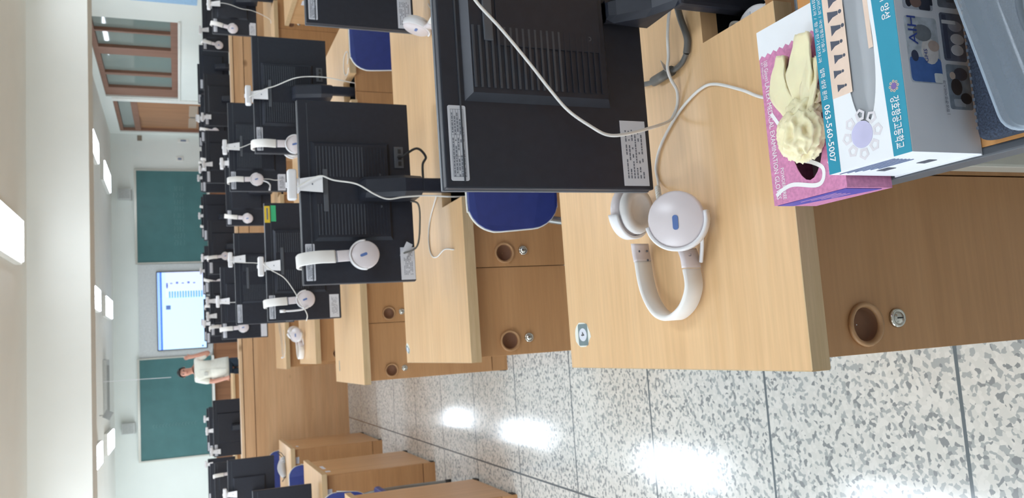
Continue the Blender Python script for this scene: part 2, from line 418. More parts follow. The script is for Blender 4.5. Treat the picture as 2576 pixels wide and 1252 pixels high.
plate('wall_switch', 'pale wall switch right of the right chalkboard', 3.86, 1.40, .09, .13)
plate('thermostat', 'narrow grey control box on the front wall by the door frame', 4.22, 1.33, .07, .2, 'control box')
t = thing('door_sign', 'small dark plate on the front wall high beside the door', 'sign', (4.25, YW-.001, 2.1)); b = MB(); b.box((-.05, -.01, -.04), (.05, 0, .04), mat('sign_brown', (130, 116, 100), .5)); b.build('plate', t)
b = MB(); b.box((XR-.008, 9.3, 1.2), (XR-.001, 10.28, 1.95), mat('poster_blue', (150, 186, 216), .6)); tag(b.build('poster'), 'pale blue poster on the right wall before the window', 'poster')
# ceiling lamps: three lines
M_LAMP = emit('lamp_diffuser', (232, 243, 255), LAMP_POWER)
LX = (-1.22, .95, 3.15); LY = (.9, 3.65, 6.25, 9.7, 12.7, 15.0)
colname = ('left', 'middle', 'right')
rowname = ('above the nearest desks', 'above the second desk row', 'just before the beam', 'just past the beam', 'halfway past the beam', 'nearest the front wall')
for i, x in enumerate(LX):
    for j, y in enumerate(LY):
        t = thing('ceiling_lamp', 'bright rectangular ceiling lamp %s, %s line' % (rowname[j], colname[i]), 'lamp', (x, y, ZC), 0, 'ceiling lamps')
        b = MB(); b.box((-.17, -.62, -.05), (.17, .62, 0), M_TRIM, .006); b.build('housing', t)
        b = MB(); b.box((-.15, -.60, -.062), (.15, .60, -.0505), M_LAMP); b.build('diffuser', t)
# things on the far ceiling
t = thing('ceiling_air_conditioner', 'flat grey ceiling unit above the left chalkboard', 'air conditioner', (-.35, 14.6, ZC))
b = MB(); b.box((-.45, -.3, -.05), (.45, .3, 0), mat('ac_grey', (188, 190, 186), .6), .01); b.build('panel', t)
b = MB()
for k in range(6): b.box((-.36, -.22+.08*k, -.056), (.36, -.19+.08*k, -.05), mat('ac_slot', (160, 162, 158), .6))
b.build('grille', t)
b = MB(); b.tube([(-.24, 14.2, 2.6), (-.245, 14.19, 2.1), (-.25, 14.18, 1.62)], .004, M_WHITE, 6, 4); tag(b.build('pull_cord'), 'thin white cord hanging from the ceiling beside the teacher', 'cord')
t = thing('hanging_sign', 'small dark square sign hanging from the ceiling left of the grey unit', 'sign', (-.72, 13.6, 2.6))
b = MB(); b.tube([(0, 0, 0), (0, 0, -.06)], .004, M_DARK, 6, 1); b.build('rod', t)
b = MB(); b.box((-.06, -.008, -.17), (.06, .008, -.06), mat('sign_grey', (150, 152, 150), .6), .003, rot=(0, .5, 0)); b.build('plate', t)
#@@OBJECTS
# ------------------------------------------------------------------ desks
TOP_T = .031
def make_desk(label, x0, y0, length=1.69, depth=.72, mons=(), doors=None, rz=0, group=None, stickers=(), cutw=.13, z=.72):
    """x0,y0 = near left corner on the floor; mons = local x of the monitor poles (a cable notch is cut at each)"""
    t = thing('computer_desk', label, 'desk', (x0, y0, 0), rz, group)
    out = [(0, 0)]
    mons = [q if isinstance(q, tuple) else (q, .165) for q in mons]
    for mx, nd in mons:
        out += [(mx-cutw/2, 0), (mx-cutw/2, nd), (mx+cutw/2, nd), (mx+cutw/2, 0)]
    out += [(length, 0), (length, depth), (0, depth)]
    b = MB(); b.prism(out, z-TOP_T, z, M_TOP); top = b.build('tabletop', t)
    b = MB(); prev = 0                       # edge banding along the near edge
    for mx in [q[0] for q in mons]+[None]:
        e = (mx-cutw/2) if mx is not None else length
        b.box((prev, -.0016, z-TOP_T), (e, 0, z), M_EDGE); prev = (mx+cutw/2) if mx is not None else e
    b.box((-.0016, 0, z-TOP_T), (0, depth, z), M_EDGE); b.box((length, 0, z-TOP_T), (length+.0016, depth, z), M_EDGE)
    b.build('edge_band', top)
    zt = z-TOP_T
    for xs in (.012, length-.030):
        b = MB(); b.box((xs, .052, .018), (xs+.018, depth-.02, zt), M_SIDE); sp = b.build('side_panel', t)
        b = MB()
        for yy in (.05, depth-.06): b.box((xs-.003, yy, 0), (xs+.021, yy+.05, .022), M_DARK)
        b.build('foot', sp)
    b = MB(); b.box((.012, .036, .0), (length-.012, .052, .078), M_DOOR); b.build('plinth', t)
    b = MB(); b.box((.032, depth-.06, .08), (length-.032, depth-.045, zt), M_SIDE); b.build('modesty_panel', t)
    x = .012
    if doors is None: doors = [(.265, 1), (.29, 1), (.27, 0), (.265, 1), (.29, 1), (length-.024-1.38, 0)]
    for wd, lock in doors:
        a, e = x+.0012, x+wd-.0012; x += wd
        fr_ = (Vector((0, .036, 0)), Vector((1, 0, 0)), Vector((0, 0, 1)), Vector((0, 1, 0)))
        cx_, hz, lz = a+.042, .582, .520
        hole = [circle(cx_, hz, .0255, 20)] if lock else []
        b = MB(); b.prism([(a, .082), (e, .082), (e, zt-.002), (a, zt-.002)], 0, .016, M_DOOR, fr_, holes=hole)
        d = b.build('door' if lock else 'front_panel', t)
        if lock:
            b = MB(); b.lathe([(.0245, .0), (.031, -.001), (.0325, .003), (.031, .0065), (.027, .0065), (.0245, .002), (.0245, 0)], (cx_, .036, hz), (0, -1, 0), M_RING, 24, True, False)
            b.lathe([(.0245, 0), (.0245, .0155), (.001, .0155)], (cx_, .036, hz), (0, 1, 0), M_HOLE, 20, True, False); b.build('finger_hole', d)
            lx = cx_+.006
            b = MB(); b.lathe([(.0, .0), (.0145, .0), (.0145, .003), (.0125, .006), (.010, .006), (.0095, .0045), (.0085, .0045), (.008, .007), (.0, .0075)], (lx, .036, lz), (0, -1, 0), M_CHROME, 22)
            b.box((lx-.0011, .028, lz-.0055), (lx+.0011, .029, lz+.0055), M_DARK); b.build('lock', d)
    for mx, nd in mons:
        b = MB(); h = cutw/2+.006; e = nd+.021
        b.box((mx-h, .0525, .60), (mx+h, e+.004, .604), M_TRAY); b.box((mx-h, e, .604), (mx+h, e+.004, zt), M_TRAY)
        b.box((mx-h, .0525, .604), (mx-h+.004, e, zt), M_TRAY); b.box((mx+h-.004, .0525, .604), (mx+h, e, zt), M_TRAY)
        b.build('cable_tray', t)
    for sx, sy_, sz, wd, hh, face in stickers:      # small paper stickers
        b = MB()
        if face == 'right': b.box((length-.012, sy_, sz), (length-.0112, sy_+wd, sz+hh), M_PAPER)
        elif face == 'left': b.box((.0112, sy_, sz), (.012, sy_+wd, sz+hh), M_PAPER)
        elif face == 'front': b.box((sx, .0352, sz), (sx+wd, .036, sz+hh), M_PAPER)
        else: b.box((sx, sy_, z), (sx+wd, sy_+hh, z+.0006), M_PAPER)
        b.build('paper_sticker', t)
    return t

# monitors: name -> (centre x, y of the rear face, z of the bottom edge, height)
MW, MH = .575, .35
GROUP_MID = 'desks of the middle block'
D1 = make_desk('nearest beech computer desk with white headphones lying on top', -.070, .866, mons=(.579, 1.40))
D2 = make_desk('beech computer desk of the second row with a torn sticker on its left corner', -.062, 2.238, mons=((.551, .19), (1.377, .19)))
D3 = make_desk('beech computer desk of the third row jutting a little further left than its neighbours', -.165, 3.735, 1.76, mons=((.610, .25), (1.403, .165)))
D4 = make_desk('beech computer desk of the fourth row with headphones lying on its left end', -.075, 5.13, mons=(.560, 1.403))
D5 = make_desk('beech computer desk of the fifth row with thin earphones on its left end', -.12, 6.65, mons=(.552, 1.46))
LB = 'desks left of the aisle'
L3 = make_desk('beech desk at the left edge of the picture, nearest of those left of the aisle', -2.43, 3.72, 1.69, .64, mons=(.40, 1.30), stickers=[(0, .10, .62, .06, .035, 'right')])
L4 = make_desk('beech desk left of the aisle with a torn paper strip on its side', -2.43, 5.10, 1.69, .78, mons=(.40, 1.335), stickers=[(0, .18, .635, .05, .03, 'right'), (0, .33, .64, .14, .022, 'right'), (1.55, .1, .655, .045, .03, 'front')])
L5 = make_desk('beech desk left of the aisle, nearest the pine partition', -2.43, 6.57, 1.70, .81, mons=((.40, .22), (1.348, .22)), stickers=[(0, .22, .63, .06, .02, 'right'), (1.58, .1, .655, .05, .025, 'front')])
R4 = make_desk('beech desk at the right edge of the picture with a white sticker on its side', 2.42, 5.12, 1.69, .86, mons=(), stickers=[(0, .42, .60, .075, .05, 'left')])
R5 = make_desk('beech desk far right behind the desk with the white sticker', 2.38, 6.60, 1.69, .80, mons=(.565,))
# desk of the viewer with the boxes on it
t = thing('work_table', 'near table with a grey metal edge carrying the tissue box and glove box', 'table', (.158, .06, 0))
b = MB(); b.box((.006, .006, .693), (1.2, .76, .7195), wood('orange_beech', (214, 152, 92), (226, 168, 108), 0, .8)); tp = b.build('tabletop', t)
b = MB(); b.box((-.004, 0, .686), (.006, .765, .72), M_GREYP, .002); b.box((.006, 0, .686), (1.2, .006, .72), M_GREYP, .002); b.box((.006, .76, .686), (1.2, .766, .72), M_GREYP, .002); b.build('edge_strip', t)
b = MB(); b.box((.016, .02, .64), (.03, .745, .69), M_ALU); b.box((.03, .73, .64), (1.19, .745, .69), M_ALU); b.box((.03, .02, .64), (1.19, .035, .69), M_ALU); b.build('apron', t)
for x, y in ((.03, .05), (.03, .70), (1.12, .05), (1.12, .70)):
    b = MB(); b.box((x, y, 0), (x+.035, y+.035, .66), M_ALU, .004); b.build('leg', t)

# ------------------------------------------------------------------ stickers with marks on the desk corners
def number_sticker(desk, cx, cy_, ang, digit, wd=.058, hh=.042):
    t = desk; rnd = random.Random(digit+str(cx)); n = 18
    b = MB(); pts = [(wd/2*(math.cos(2*PI*k/n))*(1+.12*rnd.random()), hh/2*math.sin(2*PI*k/n)*(1+.25*rnd.random())) for k in range(n)]
    R = Matrix.Rotation(ang, 3, 'Z'); fr_ = (Vector((cx, cy_, .72)), R @ Vector((1, 0, 0)), R @ Vector((0, 1, 0)), Vector((0, 0, 1)))
    b.prism(pts, 0, .0005, mat('sticker_paper', (226, 226, 216), .7), fr_)
    pts = [(q[0]*.9, q[1]*.72+.003) for q in rrect(-wd*.5, -hh*.45, wd*.5, hh*.5, .006)]
    b.prism(pts, .0005, .0008, mat('sticker_grey', (112, 128, 130), .6), fr_)
    b.prism([(q[0]*1, q[1]+.004) for q in circle(0, 0, wd*.27, 18, hh*.28)], .0008, .0011, M_PAPER, fr_)
    s_ = b.build('number_sticker', t)
    if digit:
        o = fr_[0]+fr_[1]*(-.006)+fr_[2]*(-.003)+Vector((0, 0, .0012))
        text('number', digit, s_, M_DARK, o, fr_[1], fr_[2], None, .014)
    return s_
number_sticker(D1, .067, .661, PI, '4', .050, .062)
number_sticker(D2, .05, .70, 1.2, '', .05, .03)
b = MB(); b.box((.055, .60, .72), (.11, .615, .7206), mat('sticker_grey', (112, 128, 130), .6)); b.build('paper_sticker', D3)

# ------------------------------------------------------------------ monitors seen from behind
def dashes(b, x0, x1, z0, z1, rows, y, rnd, mt, frame=True):
    dz = (z1-z0)/rows
    for r_ in range(rows):
        x = x0
        while x < x1-.004:
            L = .002+.004*rnd.random()
            if rnd.random() < .72: b.box((x, y-.0003, z0+dz*(r_+.3)), (min(x+L, x1), y, z0+dz*(r_+.68)), mt)
            x += L+.0012
    if frame:
        for r_ in range(rows+1): b.box((x0, y-.00025, z0+dz*r_-.0002), (x1, y, z0+dz*r_+.0002), mt)
        for xx in (x0, x0+(x1-x0)*.3, x0+(x1-x0)*.62, x1): b.box((xx-.0002, y-.00025, z0), (xx+.0002, y, z1), mt)
def make_monitor(detail=True, paper=True, tags=None, pole=True, near=False):
    t = thing('monitor', '', 'monitor'); h = MW/2
    b = MB(); b.box((-h, 0, .0), (h, .016, MH), M_BLACK, .003); shell = b.build('rear_shell', t)
    b = MB(); b.box((-h-.001, .0165, -.001), (h+.001, .026, MH+.001), M_GREYP, .002); bz = b.build('bezel', t)
    b = MB(); b.box((-h+.014, .0262, .018), (h-.014, .0268, MH-.014), M_SCREEN); b.build('screen', bz)
    # raised rear hump with chamfered sides
    hx, za, zb = .156, .068, .314; c = .010; d = -.014
    b = MB()
    A = [(-hx, 0, za), (hx, 0, za), (hx, 0, zb), (-hx, 0, zb)]; B = [(-hx+c, d, za+c), (hx-c, d, za+c), (hx-c, d, zb-c), (-hx+c, d, zb-c)]
    va = [b.bm.verts.new((x, y-.0002, z)) for x, y, z in A]; vb = [b.bm.verts.new(p) for p in B]
    b.loft([va, vb], M_BLACK, True, False); hump = b.build('rear_hump', t)
    b = MB(); b.box((-h+.01, -.0016, zb+.006), (h-.01, 0, zb+.0085), M_BLACK2); b.build('ridge', t)
    if detail:
        for sgn in (-1, 1):
            b = MB()
            for k in range(22):
                z = .086+.0101*k; xa, xb = sorted((sgn*.043, sgn*.138))
                b.box((xa, d-.0022, z), (xb, d, z+.0034), M_BLACK2 if k > 6 else M_BLACK)
            b.build('vent', hump)
        b = MB(); b.box((-.066, d-.004, .268), (.066, d, .283), M_GREYP, .002); b.build('back_plate', hump)
        b = MB(); b.box((.075, -.004, .022), (.145, 0, .052), M_GREYP, .002)
        for k in range(3): b.box((.083+.02*k, -.0055, .030), (.097+.02*k, -.004, .040), M_DARK)
        b.build('port_panel', t)
        for sx in (-.05, .05):
            b = MB(); b.lathe([(0, -.0005), (.0045, -.0005), (.0045, .0015), (.003, .002), (0, .001)], (sx, d, .105), (0, -1, 0), M_GREYP, 12); b.build('screw', hump)
    rnd = random.Random(3)
    b = MB(); fr_ = (Vector((0, 0, 0)), Vector((1, 0, 0)), Vector((0, 0, 1)), Vector((0, -1, 0)))
    x0, x1 = -h+.011, -h+.124
    b.prism(rrect(x0, MH-.036, x1, MH-.008, .003), .0002, .0008, M_PAPER, fr_)
    if detail: dashes(b, x0+.006, x1-.006, MH-.032, MH-.012, 5, -.0008, rnd, M_INK)
    b.build('asset_label', t)
    if paper:
        x0, x1 = -h+.006, -h+.112
        b = MB(); b.prism([(x0, .008), (x1, .008), (x1, .054), (x0, .054)], .0002, .0007, M_PAPER, fr_)
        if detail: dashes(b, x0+.012, x1-.012, .014, .048, 6, -.0007, rnd, M_INK, False)
        b.build('paper_label', t)
    # neck and pole
    if near:
        b = MB(); b.box((-.072, d-.0018, .085), (.072, d, .262), M_BLACK, .001); b.build('mount_plate', hump)
    b = MB(); rings = []
    for z, w_, y0, y1 in ((.070, .018, d+.001, -.022), (.06, .020, d+.001, -.030), (.02, .022, d+.001, -.070), (-.005, .022, d+.001, -.116)) if near else ((.175, .030, d+.001, -.060), (.165, .034, d+.001, -.085), (.05, .035, d+.001, -.118), (-.005, .032, d+.001, -.116)):
        rings.append([b.bm.verts.new(p) for p in ((-w_, y0, z), (-w_*.95, y1+.02, z), (-w_*.6, y1, z), (w_*.6, y1, z), (w_*.95, y1+.02, z), (w_, y0, z))])
    b.loft(rings, M_BLACK, True, False); b.build('stand_neck', t)
    b = MB(); b.box((-.022, -.114, -.18), (.022, -.088, -.003), M_BLACK, .006)
    if pole == 'desk': b.box((-.10, -.16, -.18), (.10, .04, -.172), M_BLACK, .003)
    else: b.box((-.045, -.130, -.18), (.045, -.072, -.174), M_BLACK, .002)
    b.build('stand_pole', t)
    return t
PROTO = {}
def monitor(kind, label, cx, y, zb, group=None, tilt=0, roll=0):
    key = kind
    if key not in PROTO: o = PROTO[key] = make_monitor(*{'full': (True, True), 'near': (True, True, None, True, True), 'nopaper': (True, False), 'far': (False, True), 'farplain': (False, False), 'farstand': (False, False, None, 'desk')}[kind])
    else: o = copy_tree(PROTO[key])
    o.location = (cx, y, zb); o.rotation_euler = (0, roll, tilt); o['label'] = label
    for ch in o.children:
        if ch.name.startswith('stand_pole'): ch.scale = (1, 1, (zb-(.7212 if 'stand' in kind else .6055))/.18)
    if group: o['group'] = group
    elif 'group' in o: del o['group']
    return o
MG = 'monitors seen from behind'
m1 = monitor('near', 'large black monitor in front, its ribbed back facing the viewer under a white cable', .509, 1.105, .7865)
m2 = monitor('nopaper', 'black monitor of the second desk row hung with headphones and a large webcam', .489, 2.50, .7965)
m2b = monitor('full', 'black monitor at the top right edge of the second desk row', 1.315, 2.50, .757)
m3a = monitor('nopaper', 'black monitor with a yellow and a green sticker, behind the webcam monitor', .445, 4.05, .752)
m3b = monitor('full', 'black monitor of the third row on the right, one big headset hung on it', 1.238, 3.925, .7945)
m4a = monitor('full', 'black monitor of the fourth row on the left, webcam off its centre', .485, 5.33, .815)
m4b = monitor('full', 'black monitor of the fourth row, headset with lowered microphone on its left', 1.328, 5.33, .828)
m5a = monitor('far', 'black monitor of the fifth row at the aisle, white headset on its corner', .432, 6.85, .830)
m5b = monitor('far', 'black monitor of the fifth row before a strip of bare partition', 1.34, 6.85, .770)
m5c = monitor('far', 'black monitor of the fifth row at the right edge, tilted slightly higher', 2.945, 6.85, .835)
l5 = monitor('farplain', 'black monitor left of the aisle nearest the partition', -1.082, 6.85, .818)
l5b = monitor('farplain', 'black monitor at the left picture edge nearest the partition', -2.03, 6.85, .818)
l4 = monitor('farplain', 'black monitor left of the aisle with a yellow strip sticker', -1.10, 5.29, .755)
# paper label of the second-row monitor, its cables and small tags
def paper(parent, x0, z0, x1, z1, mt=M_PAPER, ink=True, name='paper_label', y=0):
    b = MB(); fr_ = (Vector((0, y, 0)), Vector((1, 0, 0)), Vector((0, 0, 1)), Vector((0, -1, 0)))
    b.prism([(x0, z0), (x1, z0), (x1, z1), (x0, z1)], .0002, .0009, mt, fr_)
    if ink: dashes(b, x0+(x1-x0)*.15, x1-(x1-x0)*.1, z0+(z1-z0)*.15, z1-(z1-z0)*.2, 6, y-.0009, random.Random(9), M_INK, False)
    return b.build(name, parent)
paper(m2, -.283, .002, -.180, .048)
paper(m3a, -.283, .01, -.17, .056)
Y_ = mat('sticker_yellow', (222, 190, 52), .6); G_ = mat('sticker_green', (60, 178, 120), .6)
paper(m3a, .190, .324, .272, .350, Y_, False, 'yellow_sticker'); paper(m3a, .196, .296, .275, .322, G_, False, 'green_sticker')
b = MB(); b.box((.205, -.0014, .333), (.262, -.001, .340), M_INK); b.build('sticker_print', m3a)
paper(l4, .07, .268, .235, .292, Y_, False, 'yellow_sticker')
paper(m5b, .19, .27, .27, .33); paper(m4b, -.283, .01, -.18, .058)
paper(m5c, -.283, .01, -.19, .06)
b = MB(); b.tube([(.11, -.008, .04), (.105, -.04, .035), (.13, -.05, -.01), (.105, -.045, -.04), (.08, -.04, -.03), (.02, -.07, -.02)], .004, M_DARK, 8, 6); b.build('power_cable', m2)
b = MB(); b.tube([(-.04, -.05, .02), (-.05, -.05, -.005), (-.10, -.035, -.012), (-.18, -.03, .0), (-.2, -.01, .04)], .003, M_CABLEG, 8, 6); b.build('video_cable', m2)
b = MB(); b.box((-.215, -.012, .02), (-.165, -.0112, .042), M_PAPER, rot=(0, .5, 0)); b.build('cable_tag', m2)
# monitor 1: grey signal cable with its ferrite, resting on the desk
mz = -.7865
def loc(p, base): return (p[0]-base[0], p[1]-base[1], p[2]-base[2])
base = (.509, 1.105, .7865)
b = MB(); b.tube([loc(p, base) for p in ((.60, 1.075, .80), (.575, 1.065, .765), (.54, 1.07, .74), (.50, 1.072, .7285), (.463, 1.062, .7265), (.440, 1.068, .7265))], .0055, M_CABLEG, 10, 6)
b.tube([loc(p, base) for p in ((.440, 1.068, .7265), (.428, 1.085, .7265), (.424, 1.115, .728), (.424, 1.16, .728), (.43, 1.2, .73), (.44, 1.23, .75))], .0045, M_CABLEG, 10, 6); cb = b.build('signal_cable', m1)
b = MB(); b.tube([loc(p, base) for p in ((.4245, 1.108, .7296), (.424, 1.165, .7296))], .0085, M_CABLEG, 12, 1); b.build('ferrite_bead', cb)
b = MB(); b.box((-.086, .012, -.0585), (-.066, .0125, -.04), M_PAPER, rot=(.6, 0, .4)); b.build('cable_tag', m1)

# ------------------------------------------------------------------ headsets
def cup(parent, c, n, r=.040, badge_dir=(0, 0, 1), arm=None):
    """round ear cup: c = centre of the outer face, n = outward normal"""
    n = Vector(n).normalized(); c = Vector(c)
    b = MB(); b.lathe([(0, 0), (r*.93, 0), (r, -.003), (r*1.0, -.012), (r*.93, -.017), (r*.6, -.018), (0, -.018)], c, n, M_PEARL, 32)
    o = b.build('ear_cup', parent)
    b = MB(); b.lathe([(0, -.0185), (r*.9, -.0185), (r*.96, -.024), (r*.9, -.032), (r*.6, -.034), (r*.5, -.028), (0, -.028)], c, n, M_PAD, 32); b.build('ear_pad', o)
    u = Vector(badge_dir); u = (u-n*u.dot(n)).normalized(); v = n.cross(u)
    b = MB(); b.prism(rrect(-r*.26, -r*.1, r*.26, r*.1, r*.09), .0002, .0012, mat('badge_blue', (92, 120, 178), .4), (c+u*(-r*.12), u, v, n)); b.build('badge', o)
    if arm:
        pts, w_, th = arm
    return o
def strip(b, pts, widthdir, wd, th, mt, sub=6, wdlist=None):
    """flat band swept along pts; widthdir constant"""
    p = smooth_path([Vector(q) for q in pts], sub); W = Vector(widthdir).normalized(); rings = []
    for i, q in enumerate(p):
        t_ = (p[min(i+1, len(p)-1)]-p[max(i-1, 0)]).normalized(); nn = t_.cross(W).normalized()
        f = i/(len(p)-1); w2 = wd/2 if not wdlist else (wdlist[0]+(wdlist[1]-wdlist[0])*f)/2
        c = .28*th
        prof = [(-w2, -th/2+c), (-w2+c, -th/2), (w2-c, -th/2), (w2, -th/2+c), (w2, th/2-c), (w2-c, th/2), (-w2+c, th/2), (-w2, th/2-c)]
        rings.append([b.bm.verts.new(q+W*a+nn*e) for a, e in prof])
    return b.loft(rings, mt, True, True)
def make_hung_headset(mic=None, cord=False, far=False):
    t = thing('headset', '', 'headset')
    a, f_ = (-.068, .072) if far else (-.033, .055)                        # camera-side and screen-side legs, monitor edge between
    zc = -.168
    b = MB(); strip(b, [(0, a, -.085), (0, a-.004, -.04), (0, a+.010, -.006), (0, min(a+.030, -.008), .0085), (0, .012, .0115), (0, max(f_-.030, .034), .0085), (0, f_-.010, -.006), (0, f_+.004, -.04), (0, f_, -.085)], (1, 0, 0), .036, .009, M_CREAM)
    b.build('headband', t)
    for y, s_ in ((a, -1), (f_, 1)):
        b = MB(); strip(b, [(0, y, -.088), (0, y+.002*s_, -.105), (0, y+.004*s_, -.126)], (1, 0, 0), .032, .007, M_PEARL, 2)
        if not far:
            b.box((-.0165, y-.0042, -.0905), (.0165, y+.0042, -.0885), M_INK)
            b.lathe([(0, 0), (.003, 0), (.002, .001), (0, .001)], (0, y+s_*.004, -.112), (0, s_, 0), M_INK, 10)
        sl = b.build('slider', t)
        b = MB()                               # half-round yoke hugging the cup
        yy = y+.004*s_
        strip(b, [(.041*math.sin(q), yy, zc+.0425*math.cos(q)) for q in [math.radians(k) for k in range(-95, 96, 19)]], (0, 1, 0), .016, .005, M_WHITE, 2)
        b.build('yoke', sl)
        cup(t, (0, y+s_*.013, zc), (0.05, s_, .12 if s_ < 0 else 0), .040, (.3, 0, -1))
    if mic == 'up':
        b = MB(); b.tube([(-.034, a-.012, zc-.012), (-.047, a-.018, zc+.02), (-.049, a-.02, zc+.07), (-.047, a-.02, zc+.10)], .0042, M_WHITE, 8, 5); m_ = b.build('mic_boom', t)
        b = MB(); b.tube([(-.047, a-.02, zc+.098), (-.046, a-.02, zc+.122)], .0068, M_WHITE, 10, 1); b.build('mic_tip', m_)
    if mic == 'down':
        b = MB(); b.tube([(-.012, a-.012, zc-.036), (-.022, a-.016, zc-.062), (-.04, a-.018, zc-.078), (-.06, a-.018, zc-.078)], .0042, M_WHITE, 8, 5); m_ = b.build('mic_boom', t)
        b = MB(); b.tube([(-.058, a-.018, zc-.078), (-.078, a-.017, zc-.074)], .006, M_WHITE, 10, 1); b.build('mic_tip', m_)
    if cord:
        b = MB(); b.tube([(0.002, a-.004, zc-.038), (.0, a-.012, zc-.075), (-.006, a-.01, zc-.11), (-.004, a-.008, zc-.15)], .0024, M_CABLE, 7, 6); b.build('cord', t)
    return t
HP = {}
def headset(kind, label, mon, x, tiltY=0, rz=0, s=1.0):
    y = mon.location.y; ztop = mon.location.z+MH+.0012
    if kind not in HP: o = HP[kind] = make_hung_headset(*{'plain': (None, False), 'micup': ('up', False), 'micdown': ('down', True), 'cord': (None, True), 'far': (None, False, True)}[kind])
    else: o = copy_tree(HP[kind])
    o.location = (x, y, ztop); o.rotation_euler = (0, tiltY, rz); o['label'] = label; o.scale = (s, s, s); o['group'] = 'headsets hung over the monitors'
    return o
headset('plain', 'white headset hung over the left end of the second-row monitor', m2, .275, -.03, .10, 1.08)
headset('plain', 'white headset hung straight down over the right monitor of the third row', m3b, .99, .02, 0, 1.08)
headset('micup', 'white headset with its microphone turned up, on the third-row monitor with the coloured stickers', m3a, .243, -.05, .06, 1.05)
headset('micdown', 'white headset with its microphone hanging down, on the fourth-row monitor', m4b, 1.108, .0, .05, .97)
headset('plain', 'white headset on the corner of the fifth-row monitor at the aisle', m5a, .222, -.04, .05, .97)
headset('plain', 'white curved headset on the fifth-row monitor before the bare partition strip', m5b, 1.13, .10, -.2, .97)
headset('plain', 'white curved headset turned sideways on the fifth-row monitor at the right edge', m5c, 2.74, .22, -.2, .97)

# ------------------------------------------------------------------ webcams
def make_webcam(cord=None):
    t = thing('webcam', '', 'webcam')
    b = MB(); b.box((-.047, -.022, .010), (.047, .014, .037), M_WHITE, .0085, seg=3, smooth=False); bd = b.build('body', t)
    b = MB(); b.box((-.008, -.006, .0372), (.008, .006, .0405), M_WHITE, .001); b.build('button', bd)
    b = MB(); b.lathe([(0, 0), (.011, 0), (.011, .004), (.007, .005), (0, .002)], (0, .014, .0235), (0, 1, 0), M_DARK, 18); b.build('lens', bd)
    b = MB(); b.tube([(-.018, -.012, .006), (.018, -.012, .006)], .0065, M_WHITE, 10, 1); b.build('hinge', t)
    b = MB(); b.box((-.022, -.012, .0006), (.022, .030, .0045), M_WHITE, .001); b.build('top_bracket', t)
    b = MB()
    rings = [[b.bm.verts.new(p) for p in ((-w_, y, z), (w_, y, z), (w_, y+.004, z), (-w_, y+.004, z))] for z, w_, y in ((.004, .018, -.016), (-.012, .020, -.020), (-.064, .026, -.036))]
    b.loft(rings, M_WHITE, True, False)
    b.lathe([(0, 0), (.0032, 0), (.0022, .0006), (0, .0004)], (0, -.0274, -.035), (0, -1, -.3), M_INK, 10); b.build('clip', t)
    return t
WC = None
def webcam(label, mon, x, rz=0, s=1.0):
    y = mon.location.y; ztop = mon.location.z+MH+.0012
    global WC
    if WC is None: o = WC = make_webcam()
    else:
        o = copy_tree(WC)
        for ch in list(o.children):
            if ch.name.startswith('cable'): bpy.data.objects.remove(ch)
    o.location = (x, y, ztop); o.rotation_euler = (0, 0, rz); o.scale = (s, s, s); o['label'] = label; o['group'] = 'webcams clipped on the monitors'
    return o
def cable_to(o, pts, r=.0024):
    inv = (Matrix.Translation(o.location) @ o.rotation_euler.to_matrix().to_4x4() @ Matrix.Diagonal((*o.scale, 1))).inverted()
    b = MB(); b.tube([inv @ Vector(p) for p in pts], r/o.scale[0], M_CABLE, 8, 6); return b.build('cable', o)
w2 = webcam('large white webcam with a cable looping down, on the second-row monitor', m2, .507, -.06)
w3b = webcam('white webcam on the right monitor of the third row, its cable curling to the desk', m3b, 1.225, .08)
w3a = webcam('white webcam on the monitor with the yellow and green stickers', m3a, .422, .02)
w4a = webcam('white webcam on the left monitor of the fourth row', m4a, .603, .0)
w4b = webcam('white webcam on the fourth-row monitor with the low microphone headset', m4b, 1.32, .03)
w5a = webcam('white webcam on the fifth-row monitor at the aisle', m5a, .445, -.03)
w5b = webcam('small white webcam turned askew on the fifth-row monitor before the bare partition strip', m5b, 1.56, .12)
w5c = webcam('white webcam at the top right corner of the picture', m5c, 2.90, .08)
wl5 = webcam('white webcam left of the aisle on the monitor nearest the partition', l5, -1.05, -.08)
cable_to(w2, [(.495, 2.472, 1.160), (.517, 2.458, 1.12), (.525, 2.445, 1.09), (.505, 2.41, 1.06), (.487, 2.375, 1.0), (.455, 2.365, .95), (.440, 2.365, .91), (.447, 2.37, .86), (.452, 2.375, .80), (.452, 2.375, .76), (.446, 2.36, .70), (.445, 2.34, .64)])
cable_to(w3b, [(1.21, 3.895, 1.168), (1.245, 3.875, 1.10), (1.26, 3.86, 1.05), (1.282, 3.80, .97), (1.290, 3.785, .90), (1.288, 3.78, .82), (1.280, 3.79, .74), (1.272, 3.80, .66)])
cable_to(w3a, [(0.430, 3.995, 1.12), (0.400, 3.985, 1.09), (0.360, 3.980, 1.03), (0.300, 3.970, .99), (0.240, 3.970, .96), (0.180, 3.970, .93), (0.150, 4.000, .93)])
cable_to(w4a, [(.590, 5.30, 1.190), (.582, 5.285, 1.15), (.577, 5.275, 1.10), (.573, 5.265, 1.05), (.562, 5.255, .99), (.54, 5.24, .90), (.53, 5.23, .82), (.52, 5.22, .74), (.52, 5.23, .67)])
cable_to(w4b, [(1.31, 5.30, 1.198), (1.305, 5.285, 1.14), (1.31, 5.265, 1.10), (1.33, 5.20, 1.03), (1.375, 5.20, .96), (1.378, 5.21, .86), (1.365, 5.24, .66)])
cable_to(w5a, [(.44, 6.82, 1.19), (.435, 6.80, 1.15), (.43, 6.79, 1.10), (.430, 6.76, 1.05), (.43, 6.72, .98), (.40, 6.72, .88), (.40, 6.73, .66)])
